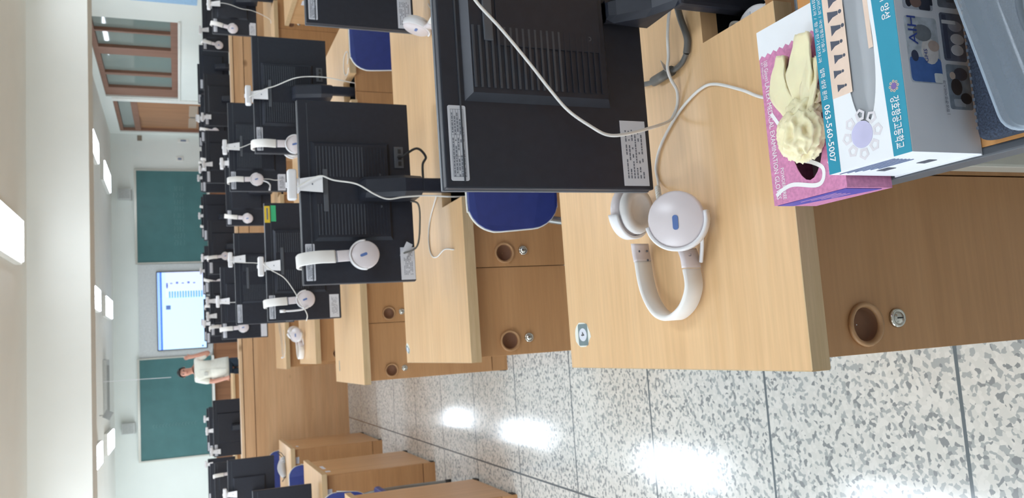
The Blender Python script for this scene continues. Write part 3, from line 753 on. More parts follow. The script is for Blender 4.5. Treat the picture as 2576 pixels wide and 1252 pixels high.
cable_to(w5c, [(2.89, 6.82, 1.19), (2.90, 6.80, 1.12), (2.89, 6.79, 1.05), (2.86, 6.785, .96), (2.85, 6.78, .88), (2.82, 6.775, .80), (2.78, 6.77, .735), (2.76, 6.80, .7245)])
# ------------------------------------------------------------------ headphones lying on the nearest desk
def lying(label, name='headset'):
    t = thing(name, label, 'headset', (.10, 1.15, .72), 0)
    O = Vector((.10, 1.15, .72))
    L = lambda *p: tuple(Vector(p)-O)
    b = MB(); up = (0, -.16, 1)
    strip(b, [L(.090, 1.088, .741), L(.062, 1.086, .741), L(.035, 1.104, .741), L(.019, 1.133, .741), L(.016, 1.160, .741), L(.026, 1.190, .741), L(.050, 1.213, .741), L(.080, 1.226, .741), L(.118, 1.232, .741)], up, .036, .009, M_CREAM)
    b.build('headband', t)
    b = MB(); strip(b, [L(.092, 1.088, .741), L(.108, 1.088, .742), L(.122, 1.091, .744)], up, .037, .0115, M_PEARL, 3); n1 = b.build('slider', t)
    b = MB(); strip(b, [L(.125, 1.091, .744), L(.140, 1.090, .746), L(.152, 1.086, .750)], up, .034, .008, M_PEARL, 3); b.build('slider_tip', n1)
    text('side_letter', 'L', n1, M_INK, L(.110, 1.0815, .744), (.98, -.1, 0), (0, .1, 1), None, .007, .0004)
    b = MB(); strip(b, [L(.118, 1.232, .741), L(.134, 1.234, .742), L(.150, 1.232, .744)], up, .037, .0105, M_PEARL, 3)
    for dx in (0, .016):
        for dz in (-.008, .008): b.lathe([(0, 0), (.0022, 0), (.0016, .0008), (0, .0005)], L(.120+dx, 1.2275, .741+dz), (0, -1, 0), M_INK, 8)
    n2 = b.build('slider', t)
    # near cup leaning back, its outer face up towards the viewer
    c1 = Vector(L(.167, 1.063, .780)); nn = Vector((-.05, -.66, .75)).normalized()
    cup(t, c1, nn, .0445, (1, -.3, .3))
    ax = nn; ux = Vector((1, 0, 0)); ux = (ux-ax*ux.dot(ax)).normalized(); vx = ax.cross(ux)
    b = MB(); strip(b, [tuple(c1-ax*.010+ux*(.0475*math.cos(q))+vx*(.0475*math.sin(q))) for q in [math.radians(k) for k in range(100, 281, 15)]], ax, .020, .006, M_WHITE, 2); b.build('yoke', n1)
    # far cup turned away
    c2 = Vector(L(.205, 1.222, .7735)); n3 = Vector((.05, .93, .34)).normalized()
    cup(t, c2, n3, .0430, (1, 0, 0))
    ux = Vector((1, 0, 0)); ux = (ux-n3*ux.dot(n3)).normalized(); vx = n3.cross(ux)
    b = MB(); strip(b, [tuple(c2-n3*.010+ux*(.046*math.cos(q))+vx*(.046*math.sin(q))) for q in [math.radians(k) for k in range(80, 271, 15)]], n3, .020, .006, M_WHITE, 2); b.build('yoke', n2)
    b = MB(); b.tube([L(.137, 1.062, .735), L(.155, 1.047, .745), L(.128, 1.063, .734), L(.100, 1.079, .728)], .0032, M_WHITE, 8, 5); b.build('mic_boom', t)
    return t
hp = lying('white headphones with a blue badge lying on the nearest desk')
O = hp.location
pts = [(.203, 1.122, .765), (.222, 1.150, .750), (.240, 1.178, .730), (.254, 1.188, .7235), (.279, 1.191, .7235), (.31, 1.172, .7235), (.341, 1.130, .7235), (.362, 1.086, .7235), (.373, 1.04, .7235), (.368, 1.004, .7235), (.340, .945, .7235), (.315, .90, .7235), (.30, .84, .7235)]
b = MB(); b.tube([Vector(p)-O for p in pts], .0024, M_CABLE, 8, 6); hc = b.build('cord', hp)
b = MB()
for k in range(7):
    f = k/6; p = Vector((.205, 1.126, .764)).lerp(Vector((.238, 1.175, .734)), f)-O
    b.lathe([(.0026, -.002), (.0052, -.0015), (.0052, .0015), (.0026, .002)], p, Vector((.033, .049, -.03)), M_CABLE, 10)
b.build('strain_relief', hc)
# headphones on the fourth-row desk (same shape, laid another way)
h4 = copy_tree(hp); h4['label'] = 'small white headphones lying on the left end of the fourth-row desk'
for ch in list(h4.children):
    if ch.name.startswith('cord'):
        for q in list(ch.children): bpy.data.objects.remove(q)
        bpy.data.objects.remove(ch)
h4.location = (.045, 5.66, .72); h4.rotation_euler = (0, 0, .12)
for o_ in (hp, h4): o_['group'] = 'headphones lying on desks'

# ------------------------------------------------------------------ loose cables
def loose(label, pts, r=.0025, mt=M_CABLE, name='cable', cat='cable', ends=None):
    b = MB(); b.tube(pts, r, mt, 8, 6)
    o = b.build(name); return tag(o, label, cat)
loose('white cable sweeping across the back of the large front monitor to the desk', [(.535, 1.062, 1.150), (.512, 1.066, 1.105), (.485, 1.068, 1.08), (.452, 1.068, 1.048), (.404, 1.070, 1.006), (.366, 1.070, .976), (.335, 1.070, .948), (.312, 1.068, .914), (.299, 1.068, .885), (.302, 1.070, .85), (.318, 1.084, .795), (.338, 1.112, .742), (.352, 1.116, .7275), (.368, 1.108, .7245), (.388, 1.101, .728), (.405, 1.100, .738), (.424, 1.099, .744), (.445, 1.096, .742), (.48, 1.088, .745), (.52, 1.07, .747), (.56, 1.05, .735), (.60, 1.04, .7245)], .0026)
loose('small white cable loop on the third-row desk below the right monitor', [(1.33, 3.74, .7225), (1.31, 3.78, .7225), (1.33, 3.84, .7225), (1.38, 3.86, .7225), (1.42, 3.83, .7225), (1.42, 3.77, .7225), (1.39, 3.74, .7225), (1.35, 3.75, .726)], .0024)
loose('thin white cable lying in a hook on the second-row desk', [(.47, 2.468, .7245), (.445, 2.51, .7225), (.415, 2.55, .7225), (.38, 2.578, .7225), (.345, 2.588, .7225), (.305, 2.580, .7225), (.282, 2.55, .7225), (.277, 2.50, .7225), (.29, 2.42, .7225), (.278, 2.33, .7225)], .0022)
b = MB()
b.tube([(.265, 7.065, .7222), (.20, 7.02, .7222), (.129, 6.935, .7222), (.06, 6.90, .7222), (-.001, 6.864, .7222), (-.03, 6.80, .7222), (-.018, 6.734, .7222), (.03, 6.67, .7222), (.09, 6.66, .7222), (.188, 6.75, .7222)], .0024, M_CABLE, 6, 5)
b.tube([(.25, 6.98, .7222), (.15, 6.86, .7222), (.05, 6.80, .7222), (-.01, 6.79, .7222)], .0018, M_CABLE, 6, 5)
b.lathe([(0, 0), (.006, .002), (.008, .008), (.005, .014), (0, .016)], (-.03, 6.84, .7205), (0, 0, 1), M_WHITE, 10)
tag(b.build('earphones'), 'thin white earphones curled on the left end of the fifth-row desk', 'earphones')
loose('thin white cable lying on the second-row desk at the top edge of the picture', [(1.10, 2.44, .7225), (1.06, 2.40, .7225), (1.03, 2.34, .7225), (1.05, 2.29, .7225), (1.10, 2.30, .7225), (1.16, 2.34, .7225)], .0022)
h2 = copy_tree(h4); h2['label'] = 'white headphones lying on the second-row desk at the top edge of the picture'
h2.location = (1.075, 2.325, .72); h2.rotation_euler = (0, 0, PI/2); h2['group'] = 'headphones lying on desks'
# USB hub hanging in the notch of the nearest desk
t = thing('usb_hub', 'white oval hub with knotted white cord in the dark desk notch', 'usb hub', (.468, .968, .668))
b = MB(); rings = []
for k in range(13):
    f = k/12; x = .036-.072*f; r_ = .019*math.sin(PI*(.08+.84*f))**.7
    rings.append(b.ring(Vector((0, x, 0)), Vector((1, 0, 0)), Vector((0, 0, 1)), r_, 18, 1, .55))
b.loft(rings, M_WHITE); b.box((-.006, -.004, .0095), (.006, .004, .0112), M_PAPER); hbd = b.build('body', t)
b = MB(); b.box((-.008, -.046, -.006), (.008, -.034, .006), M_WHITE, .002); b.box((-.006, -.054, -.004), (.006, -.048, .004), M_STEEL); b.build('plug', t)
b = MB(); b.tube([(0, .035, 0), (.006, .052, .008), (-.004, .064, .004), (.006, .074, -.004), (-.006, .066, -.006), (.003, .05, .0), (-.02, .03, -.012), (-.022, .0, -.018), (-.018, -.02, -.026)], .0036, M_CABLE, 8, 6)
b.tube([(0, -.046, 0), (.010, -.050, .012), (.020, -.042, .016), (.016, -.03, -.014), (-.006, -.034, -.03)], .0036, M_CABLE, 8, 6); b.build('cord', t)
t.scale = (.84, .84, .84)
# small black box in the second-row notch is the tray itself; face mask on the left desk
t = thing('face_mask', 'white folded face mask with dark ear loops on the desk left of the aisle', 'mask', (-.915, 6.99, .72), .3)
b = MB(); rings = []
for k in range(7):
    x = -.08+.16*k/6; h = .05*math.sin(PI*(.12+.76*k/6))
    rings.append([b.bm.verts.new(p) for p in ((x, -.045, .001), (x, -.012, h+.008), (x, .012, h+.01), (x, .045, .001), (x, .012, h+.004), (x, -.012, h+.002))])
b.loft(rings, M_WHITE); b.build('cloth', t)
b = MB(); b.tube([(.075, -.03, .004), (.11, -.05, .03), (.125, 0, .05), (.11, .04, .03), (.075, .03, .004)], .003, M_DARK, 6, 5); b.tube([(-.075, -.03, .004), (-.10, -.05, .02), (-.11, 0, .03), (-.10, .04, .02), (-.075, .03, .004)], .003, M_DARK, 6, 5); b.build('ear_loop', t)

# ------------------------------------------------------------------ chairs
def make_chair():
    t = thing('student_chair', '', 'chair')
    b = MB(); b.box((-.20, -.20, .43), (.20, .20, .47), M_BLUECH, .018, seg=3, smooth=True); b.build('seat', t)
    b = MB(); n = 13; rings = []
    outline = rrect(-.20, .50, .20, .768, .085, 6)
    for yy in (.205, .222):
        rings.append([b.bm.verts.new((x*(1+.10*(.768-z)/.27*-1 if True else 1), yy+.35*(x*x)*-1*1.2, z)) for x, z in outline])
    b.loft(rings, M_BLUECH, True, False); bk = b.build('backrest', t)
    b = MB(); b.tube([(x*(1-.10*(.768-z)/.27), .2135-.42*x*x, z) for x, z in outline[:len(outline)]]+[(outline[0][0], .2135-.42*outline[0][0]**2, outline[0][1])], .0035, M_TRIM, 6, 2); b.build('piping', bk)
    for sx in (-1, 1):
        b = MB(); b.tube([(sx*.17, .20, .0), (sx*.175, .19, .30), (sx*.17, .20, .45), (sx*.15, .228, .56), (sx*.13, .232, .70)], .011, M_STEEL, 10, 5)
        b.tube([(sx*.17, .2, .0), (sx*.171, .199, .035)], .0135, M_DARK, 10, 1); b.build('leg', t)
        b = MB(); b.tube([(sx*.19, -.24, .0), (sx*.175, -.19, .28), (sx*.17, -.15, .43)], .011, M_STEEL, 10, 5)
        b.tube([(sx*.19, -.24, .0), (sx*.189, -.237, .045)], .0135, M_DARK, 10, 1); b.build('leg', t)
    b = MB(); b.tube([(-.17, -.15, .422), (.17, -.15, .422)], .010, M_STEEL, 8, 1); b.tube([(-.17, .185, .42), (.17, .185, .42)], .010, M_STEEL, 8, 1); b.build('seat_rail', t)
    return t
CH = make_chair()
spots = [(.485, 1.85, 0, 'blue chair between the nearest and the second desk, its back beside the big monitor'),
         (1.42, 3.27, 0, 'blue chair between the second and the third desk row at the top of the picture'),
         (-1.02, 6.12, .0, 'blue chair left of the aisle between the two rear desks, below the mask'),
         (-1.07, 7.66, .0, 'blue chair left of the aisle in front of the partition'),
         (-1.0, 4.62, .0, 'blue chair left of the aisle at the left picture edge, nearest the viewer')]
for i, (x, y, r_, lb) in enumerate(spots):
    o = CH if i == 0 else copy_tree(CH)
    o.location = (x, y, 0); o.rotation_euler = (0, 0, r_); o['label'] = lb; o['group'] = 'blue classroom chairs'

# ------------------------------------------------------------------ glove box
M_PINK = mat('carton_pink', (206, 134, 172), .6, .3, .14, 220)
M_PINKL = mat('carton_pink_pale', (222, 168, 196), .6, .3, .10, 160)
M_PURP = mat('carton_purple', (92, 82, 168), .55, .3, .05)
M_CARD = mat('carton_white', (236, 237, 240), .55, .3, .015)
M_SHADOWC = mat('carton_inside', (150, 142, 140), .8)
GX0, GY0, GX1, GY1, GZ0, GZ1 = .145, .7005, .375, .824, .7206, .790
t = thing('glove_box', 'pink carton of latex examination gloves with a cream glove pulled out of its slot', 'box', (GX0, GY0, GZ0)); GB = t
gl, gd, gh = GX1-GX0, GY1-GY0, GZ1-GZ0
slot = circle(.100, .056, .080, 28, .031)
b = MB(); b.prism([(0, 0), (gl, 0), (gl, gd), (0, gd)], gh-.001, gh, M_PINK, holes=[slot]); topp = b.build('top_panel', t)
b = MB(); zig = [(.196, gd)]; n = 22
for k in range(n+1): zig.append((.193+(.004 if k % 2 else 0), gd-gd*k/n))
b.prism([(gl, gd)]+zig+[(gl, 0)], gh, gh+.0004, M_CARD); b.build('white_end', topp)
b = MB(); b.box((0, 0, 0), (gl, .001, gh-.001), M_PINK); b.box((0, gd-.001, 0), (gl, gd, gh-.001), M_PINK); b.box((gl-.001, .001, 0), (gl, gd-.001, gh-.001), M_CARD); b.box((.001, .001, 0), (gl-.001, gd-.001, .001), M_CARD)
b.box((0, .001, .001), (.001, gd-.001, gh-.001), M_PINK); b.build('carton_walls', t)
b = MB(); b.prism([(gd-.004, gh-.002), (.004, gh-.002), (.004, gh*.62), (gd-.004, gh*.18)], .0002, .0008, M_PURP, (Vector((0, gd, 0)), Vector((0, -1, 0)), Vector((0, 0, 1)), Vector((-1, 0, 0))))
for k in range(4): b.box((-.0012, .03, gh*.8-.007*k), (-.0008, .09-.01*k, gh*.8+.0012-.007*k), M_PINKL)
b.build('end_print', t)
b = MB(); b.prism(rrect(-.03, -.012, .03, .012, .004), 0, .0008, M_SHADOWC, (Vector((.0, .002, .02)), Vector((1, 0, 0)), Vector((0, 0, 1)), Vector((0, -1, 0)))); 
M_WHP = mat('print_white', (240, 238, 238), .6, .3, .01)
U, V_ = (-1, 0, 0), (0, -1, 0)                     # the lettering is turned away from the viewer
text('print', 'LATEX MEDICAL EXAMINATION GLOVES', topp, M_WHP, (.160, gd-.0065, gh+.0002), U, V_, .153, .0085)
text('print', 'POWDER FREE', topp, M_WHP, (.045, gd-.0185, gh+.0002), U, V_, .040, .006)
text('print', '100 Gloves', topp, M_WHP, (.188, gd-.0075, gh+.0002), U, V_, .026, .0075)
text('print', 'BY WEIGHT', topp, M_WHP, (.188, gd-.003, gh+.0002), U, V_, .022, .003)
text('print', 'premium', topp, M_WHP, (.075, .008, gh+.0002), U, V_, .060, .010)
b = MB()
def ribbon(b, pts, wd, z, mt):
    p = smooth_path([Vector((x, y, 0)) for x, y in pts], 5); prev = None
    for i, q in enumerate(p):
        t_ = (p[min(i+1, len(p)-1)]-p[max(i-1, 0)]).normalized(); n_ = Vector((-t_.y, t_.x, 0))*wd
        cur = [b.bm.verts.new((q.x+n_.x, q.y+n_.y, z)), b.bm.verts.new((q.x-n_.x, q.y-n_.y, z))]
        if prev: f = b.bm.faces.new([prev[0], prev[1], cur[1], cur[0]]); f.material_index = b.mi(mt)
        prev = cur
def hb_(pts, r_=.0045): ribbon(b, pts, r_*.75, gh+.0003, M_WHP)
hb_([(.012, gd-.006), (.018, gd-.02), (.020, gd-.04), (.012, gd-.075), (.016, gd-.088), (.030, gd-.09), (.040, gd-.075), (.046, gd-.06), (.055, gd-.045)], .0035)
hb_([(.036, gd-.1), (.030, gd-.102), (.022, gd-.101)], .0028)
for k in range(3): hb_([(.07+.022*k, .010), (.085+.022*k, .030)], .0035)
hb_([(.118, gd-.012), (.100, gd-.024)], .0035)
b.build('hand_drawing', topp)
# gloves pulled out of the slot
M_LATEX = mat('latex_cream', (243, 230, 190), .55, .35, .05, 25, Subsurface_Weight=.1)
M_LATEX2 = mat('latex_cream_inner', (226, 208, 160), .6, .3, .06, 25)
b = MB(); rnd = random.Random(11)
def leaf(p0, p1, p2, w0, w1, w2, mt=M_LATEX, th=.004, lift=0):
    pts = smooth_path([Vector(p0), Vector(p1), Vector(p2)], 8); rings = []
    for i, q in enumerate(pts):
        f = i/(len(pts)-1); w_ = (w0*(1-f)+w1*f) if f < .5 else None
        w_ = w0+(w1-w0)*f*2 if f < .5 else w1+(w2-w1)*(f-.5)*2
        tdir = (pts[min(i+1, len(pts)-1)]-pts[max(i-1, 0)]).normalized(); side = tdir.cross(Vector((0, 0, 1))).normalized(); upv = side.cross(tdir)
        n = 12; ring = []
        for k in range(n):
            a = 2*PI*k/n; jit = .0018*math.sin(5*a+i*.7)
            ring.append(b.bm.verts.new(q+side*(w_*math.cos(a))+upv*((th*(1+.5*math.sin(i*.5)))*math.sin(a)+.003*math.cos(2*a)+jit)))
        rings.append(ring)
    b.loft(rings, mt)
ox, oy, oz = GX0, GY0+.006, GZ0
Wd = lambda x, y, z: (x-ox, y-oy, z-oz)
leaf(Wd(.245, .755, .794), Wd(.290, .740, .808), Wd(.336, .732, .804), .012, .022, .010)
leaf(Wd(.245, .770, .793), Wd(.285, .787, .800), Wd(.325, .778, .798), .012, .016, .006)
leaf(Wd(.240, .748, .799), Wd(.270, .728, .807), Wd(.302, .723, .803), .010, .013, .010)
leaf(Wd(.262, .764, .790), Wd(.290, .760, .7935), Wd(.318, .745, .792), .014, .022, .010, M_LATEX2, .002)
leaf(Wd(.250, .775, .792), Wd(.262, .738, .802), Wd(.255, .722, .800), .010, .011, .007)
t2 = bmesh.new(); bmesh.ops.create_icosphere(t2, subdivisions=5, radius=1)
from mathutils import noise
for q in t2.verts:
    n0 = q.co.normalized(); p = n0*2.3
    p = Vector((p.x*.55, p.y*1.3, p.z*1.2))+Vector((noise.noise(p*.8), noise.noise(p*.8+Vector((5, 5, 5))), 0))*.8
    d_ = abs(noise.noise(p*.9+Vector((3, 1, 2))))*.9+abs(noise.noise(p*1.9))*.22
    rr = 1.14-.62*d_
    q.co = Vector((n0.x*.032*rr, n0.y*.032*rr, n0.z*.022*rr))+Vector(Wd(.219, .755, .803))
b.merge(t2, M_LATEX, True)
t2 = bmesh.new(); bmesh.ops.create_icosphere(t2, subdivisions=4, radius=1)
for q in t2.verts:
    n0 = q.co.normalized(); p = n0*2.0+Vector((8, 2, 1)); rr = 1.1-.7*(abs(noise.noise(p*.9))*.85+abs(noise.noise(p*2))*.2)
    q.co = Vector((n0.x*.020*rr, n0.y*.026*rr, n0.z*.016*rr))+Vector(Wd(.247, .752, .799))
b.merge(t2, M_LATEX, True)
for q in b.bm.verts: q.co.z = max(q.co.z, gh+.0012+.0004*random.random())
g = b.build('latex_glove'); g.location = (GX0, GY0, GZ0)
tag(g, 'crumpled cream latex glove pulled halfway out of the pink carton', 'glove')

# ------------------------------------------------------------------ tissue box
M_TEAL = mat('print_teal', (48, 146, 172), .5, .35, .02)
M_PEACH = mat('print_peach', (232, 206, 188), .6, .3, .06, 40)
TX0, TY0, TX1, TY1, TZ0, TZ1 = .1575, .582, .397, .694, .7206, .820
tl, td, th_ = TX1-TX0, TY1-TY0, TZ1-TZ0
t = thing('tissue_box', 'white and teal printed tissue carton with a school emblem, nearest box on the table', 'box', (TX0, TY0, TZ0)); TB = t
oval = circle(.125, .052, .083, 36, .0205)
b = MB(); b.prism([(0, 0), (tl, 0), (tl, td), (0, td)], th_-.001, th_, M_CARD, holes=[oval]); top2 = b.build('top_panel', t)
M_SIDEP = mat('carton_side_shaded', (214, 214, 222), .55, .3, .015)  # card white greyed to carry the shade of the near face
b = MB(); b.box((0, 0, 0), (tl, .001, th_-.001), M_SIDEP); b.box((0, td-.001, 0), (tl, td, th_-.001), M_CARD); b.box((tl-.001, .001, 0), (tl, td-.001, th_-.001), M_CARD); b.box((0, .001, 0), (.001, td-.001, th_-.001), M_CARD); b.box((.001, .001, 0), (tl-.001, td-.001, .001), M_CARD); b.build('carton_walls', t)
b = MB(); b.prism([(0, td-.017), (tl, td-.017), (tl, td), (0, td)], th_, th_+.0003, M_TEAL); b.prism([(0, 0), (tl, 0), (tl, .030), (0, .0225)], th_, th_+.0003, M_TEAL); b.build('teal_band', top2)
b = MB(); b.prism([(.082, td-.046), (tl, td-.046), (tl, td-.017), (.082, td-.017)], th_, th_+.0002, M_PEACH); b.prism([(.12, .032), (tl, .034), (tl, .040), (.12, .038)], th_, th_+.0002, M_PEACH); b.build('picture_strip', top2)
M_FIG = mat('print_figure', (78, 82, 96), .6)
b = MB()
for k in range(8):                                  # rows of small dark seated figures in the picture
    x = .092+.0165*k; y = td-.026+.003*(k % 2); s_ = .0038+.0004*k
    fr_ = (Vector((x, y, th_)), Vector((-1, 0, 0)), Vector((0, -1, 0)), Vector((0, 0, 1)))
    b.prism([(-s_, 0), (s_*1.2, 0), (s_*.5, s_*1.2), (s_*.4, s_*2.6), (-s_*.3, s_*2.6), (-s_*.6, s_*1.3)], .0002, .0004, M_FIG, fr_)
    b.prism(circle(0, s_*3.1, s_*.42, 8), .0002, .0004, M_FIG, fr_)
b.build('picture_figures', top2)
M_WM = mat('watermark', (222, 216, 220), .6); M_WMV = mat('watermark_violet', (196, 192, 222), .6)
def emblem(name, cx, cy_, R_, ring, core, parent, z, z1):
    b = MB(); fr_ = (Vector((cx, cy_, z)), Vector((-1, 0, 0)), Vector((0, -1, 0)), Vector((0, 0, 1)))
    for k in range(8):
        a = 2*PI*k/8
        pet = [(R_*(.55*math.cos(a)+x*math.cos(a)-y*math.sin(a)), R_*(.55*math.sin(a)+x*math.sin(a)+y*math.cos(a))) for x, y in ((0, -.16), (.28, -.24), (.45, 0), (.28, .24), (0, .16))]
        inn = [(R_*(.55*math.cos(a)+x*math.cos(a)-y*math.sin(a)), R_*(.55*math.sin(a)+x*math.sin(a)+y*math.cos(a))) for x, y in ((.10, -.08), (.25, -.13), (.34, 0), (.25, .13), (.10, .08))]
        b.prism(pet, 0, .0003, ring, fr_, holes=[inn])
    b.prism(circle(0, 0, R_*.52, 28), 0, .00035, core, fr_)
    return b.build(name, parent)
emblem('watermark_emblem', .033, td-.052, .028, M_WM, M_WMV, top2, th_, 0)
emblem('school_emblem', .071, .012, .0065, mat('emblem_orange', (226, 186, 160), .6), mat('emblem_violet', (120, 96, 160), .6), top2, th_+.0003, 0)
ZT = th_+.0004
text('print', '063-560-5007', top2, M_WHP, (.0785, td-.0035, ZT), U, V_, .0655, .0088, bold=.01)
text('print', '입학 상담 문의', top2, M_WHP, (.121, td-.0035, ZT), U, V_, .036, .0070, bold=.01)
text('print', '항공정비과 / 항공전기전자과', top2, M_WHP, (.218, td-.0028, ZT), U, V_, .090, .0052)
text('print', '항공경영서비스과 / 국방행정기술과', top2, M_WHP, (.226, td-.0100, ZT), U, V_, .088, .0052)
text('print', '강호항공고등학교', top2, M_WHP, (.0605, .0185, ZT), U, V_, .054, .0115, bold=.01)
text('print', '인재 양성', top2, M_WHP, (.178, .0165, ZT), U, V_, .036, .0110, bold=.01)
# the film and tissue in the opening
b = MB(); b.prism(circle(.125, .052, .088, 36, .024), th_-.0022, th_-.0014, glassy('film', (200, 204, 210), .10, .28)); b.build('plastic_film', t)
b = MB(); rings = []
for k in range(13):
    f = k/12; x = .05+.15*f
    h_ = math.sin(PI*f)
    rings.append([b.bm.verts.new((x, .052+yy*h_*.9+.001, th_-.004-.014*abs(yy)/.02*h_-.004*abs(math.sin(7*f+yy*240)))) for yy in (-.017, -.008, 0, .008, .017)]+[b.bm.verts.new((x, .052+.017*h_, th_-.04)), b.bm.verts.new((x, .052-.017*h_, th_-.04))])
b.loft(rings, M_WHITE); b.build('tissue', t)
b = MB()
for k in range(6):                                   # fine text lines on the left end
    z = th_-.010-.0052*k; b.box((-.0006, .030, z), (-.0002, td-.006-.006*k, z+.0017), mat('print_blue', (86, 104, 150), .6))
for y0_, zz in ((.070, .045), (.030, .03)): b.box((-.0006, y0_, zz), (-.0002, y0_+.016, zz+.012), M_FIG)
b.build('end_print', t)
b = MB(); b.prism([(0, 0), (.010, .002), (.06, .0022), (td, 0), (td, .0015), (0, .0015)], 0, .0015, M_CARD, (Vector((-.0016, .0, .0)), Vector((0, 1, 0)), Vector((0, 0, 1)), Vector((1, 0, 0)))); b.build('end_flap', t)
# photographs printed on the near side
def pic(x0, z0, x1, z1, base, blobs, name='printed_picture'):
    b = MB(); fr_ = (Vector((0, 0, 0)), Vector((1, 0, 0)), Vector((0, 0, 1)), Vector((0, -1, 0)))
    b.prism(rrect(x0, z0, x1, z1, .003), .0002, .0006, mat('pic_%d_%d_%d' % base, base, .5, .3, .25, 90), fr_)
    for kind, cx, cz, a, c, rgb in blobs:
        mt = mat('pic_%d_%d_%d' % rgb, rgb, .5, .3, .12, 90)
        pts = circle(cx, cz, a, 16, c) if kind == 'o' else rrect(cx-a, cz-c, cx+a, cz+c, min(a, c)*.3, 2)
        pts = [(min(max(p[0], x0), x1), min(max(p[1], z0), z1)) for p in pts]
        b.prism(pts, .0006, .0008+.0001*random.random(), mt, fr_)
    return b.build(name, t)
pA = pic(.072, .044, .142, .089, (176, 182, 192), [('r', .086, .066, .013, .022, (72, 104, 166)), ('o', .125, .066, .009, .013, (112, 116, 124)), ('o', .106, .058, .014, .012, (202, 196, 196)), ('o', .094, .073, .005, .006, (190, 170, 160)), ('o', .100, .080, .006, .005, (60, 66, 88)), ('o', .112, .052, .006, .008, (178, 158, 150)), ('r', .078, .050, .005, .006, (216, 218, 222))])
text('print', 'AIH', pA, mat('print_navy', (40, 62, 140), .6), (.112, -.0010, .074), (1, 0, 0), (0, 0, 1), .030, .012)
text('print', 'GHS', pA, mat('print_navy', (40, 62, 140), .6), (.094, -.0010, .0625), (1, 0, 0), (0, 0, 1), .014, .0048)
pic(.150, .046, .176, .088, (168, 172, 184), [('o', .158, .070, .006, .008, (120, 96, 90)), ('o', .168, .062, .007, .008, (126, 102, 96)), ('r', .166, .052, .010, .008, (44, 48, 62)), ('r', .156, .058, .006, .008, (52, 56, 70)), ('o', .157, .080, .005, .004, (36, 36, 44))])
pic(.098, .005, .150, .038, (92, 98, 116), [('o', .110, .018, .006, .009, (196, 196, 204)), ('o', .122, .016, .006, .010, (188, 188, 196)), ('o', .136, .017, .006, .010, (150, 152, 166)), ('r', .124, .032, .024, .003, (66, 72, 92)), ('r', .14, .026, .002, .010, (200, 200, 206))])
pic(.046, .005, .094, .038, (124, 134, 148), [('o', .070, .026, .009, .008, (58, 52, 54)), ('o', .058, .014, .006, .008, (42, 44, 54)), ('o', .084, .018, .007, .010, (70, 70, 82)), ('o', .082, .030, .004, .004, (190, 170, 160)), ('r', .053, .024, .004, .008, (160, 166, 178))])
pic(.156, .010, .20, .038, (104, 108, 120), [('r', .17, .02, .008, .006, (70, 74, 84)), ('r', .184, .026, .006, .008, (150, 146, 140))])
text('print', '| 항공경영서비스과', t, mat('print_navy2', (60, 66, 92), .6), (.040, -.0008, .0405), (1, 0, 0), (0, 0, 1), .036, .0050)

# ------------------------------------------------------------------ mesh pouch and clear case at the near right corner
t = thing('zip_pouch', 'dark woven pouch squeezed between the tissue box and the clear case', 'pouch', (.166, .425, .7206), 0)
b = MB(); b.box((0, 0, 0), (.24, .143, .026), mat('woven_dark', (52, 60, 76), .8, .3, .5, 500, bump=.8), .010, seg=3, smooth=True); b.build('pouch_body', t)
b = MB()
for k in range(30): b.box((.012+.0074*k, .1385, .0222), (.0150+.0074*k, .1412, .0252), mat('stitch_grey', (84, 92, 106), .8))
b.build('stitching', t)
t = thing('clear_case', 'clear plastic case with dark coiled cables inside, at the near right corner', 'case', (.189, .352, .7472), .225)
M_CLR = glassy('clear_plastic', (206, 218, 230), .06, .03, .3); M_CLR2 = glassy('clear_plastic_rim', (196, 212, 228), .12, .22, .5)
cl, cd_ = .26, .156
b = MB(); b.prism(rrect(0, 0, cl, cd_, .022, 6), .0412, .0425, M_CLR); lid = b.build('lid', t)
b = MB(); rings = []
for z, g_ in ((.0, .012), (.0015, .003), (.030, 0), (.034, .002), (.036, -.003), (.0405, -.003), (.041, .0)):
    rings.append([b.bm.verts.new((x, y, z)) for x, y in rrect(g_, g_, cl-g_, cd_-g_, .022-min(g_, .01), 6)])
b.loft(rings, M_CLR2, False, True); b.build('rim', t)
b = MB(); b.prism(rrect(.012, .012, cl-.012, cd_-.012, .014, 6), 0, .0012, M_CLR); b.build('base', t)
b = MB(); b.box((.02, -.004, .016), (.075, -.001, .038), M_CLR2, .001); b.build('latch', lid)
t2_ = t
t = thing('coiled_cable', 'dark cables coiled inside the clear plastic case', 'cable', t2_.location, .225)
b = MB(); rnd = random.Random(2)
for k in range(4):
    cx, cy2, R_ = .10+.035*k, .075+.01*rnd.random(), .03+.008*rnd.random()
    b.tube([(cx+R_*1.2*math.cos(a)+.004*math.sin(3*a), cy2+R_*math.sin(a), .0125+.005*k+.004*math.sin(2*a)) for a in [2*PI*q/12 for q in range(14)]], .0032, mat('cable_slate', (44, 54, 68), .5), 8, 4)
b.build('coil', t)
b = MB(); b.tube([(.03, .03, .010), (.06, .05, .012), (.12, .045, .015), (.2, .03, .018), (.23, .09, .02)], .005, mat('cable_slate', (44, 54, 68), .5), 8, 6)
b.build('lead', t)
b = MB(); b.box((.15, .095, .012), (.185, .12, .024), M_STEEL, .003); b.box((.19, .05, .012), (.225, .062, .02), M_DARK, .002); b.build('plug', t)
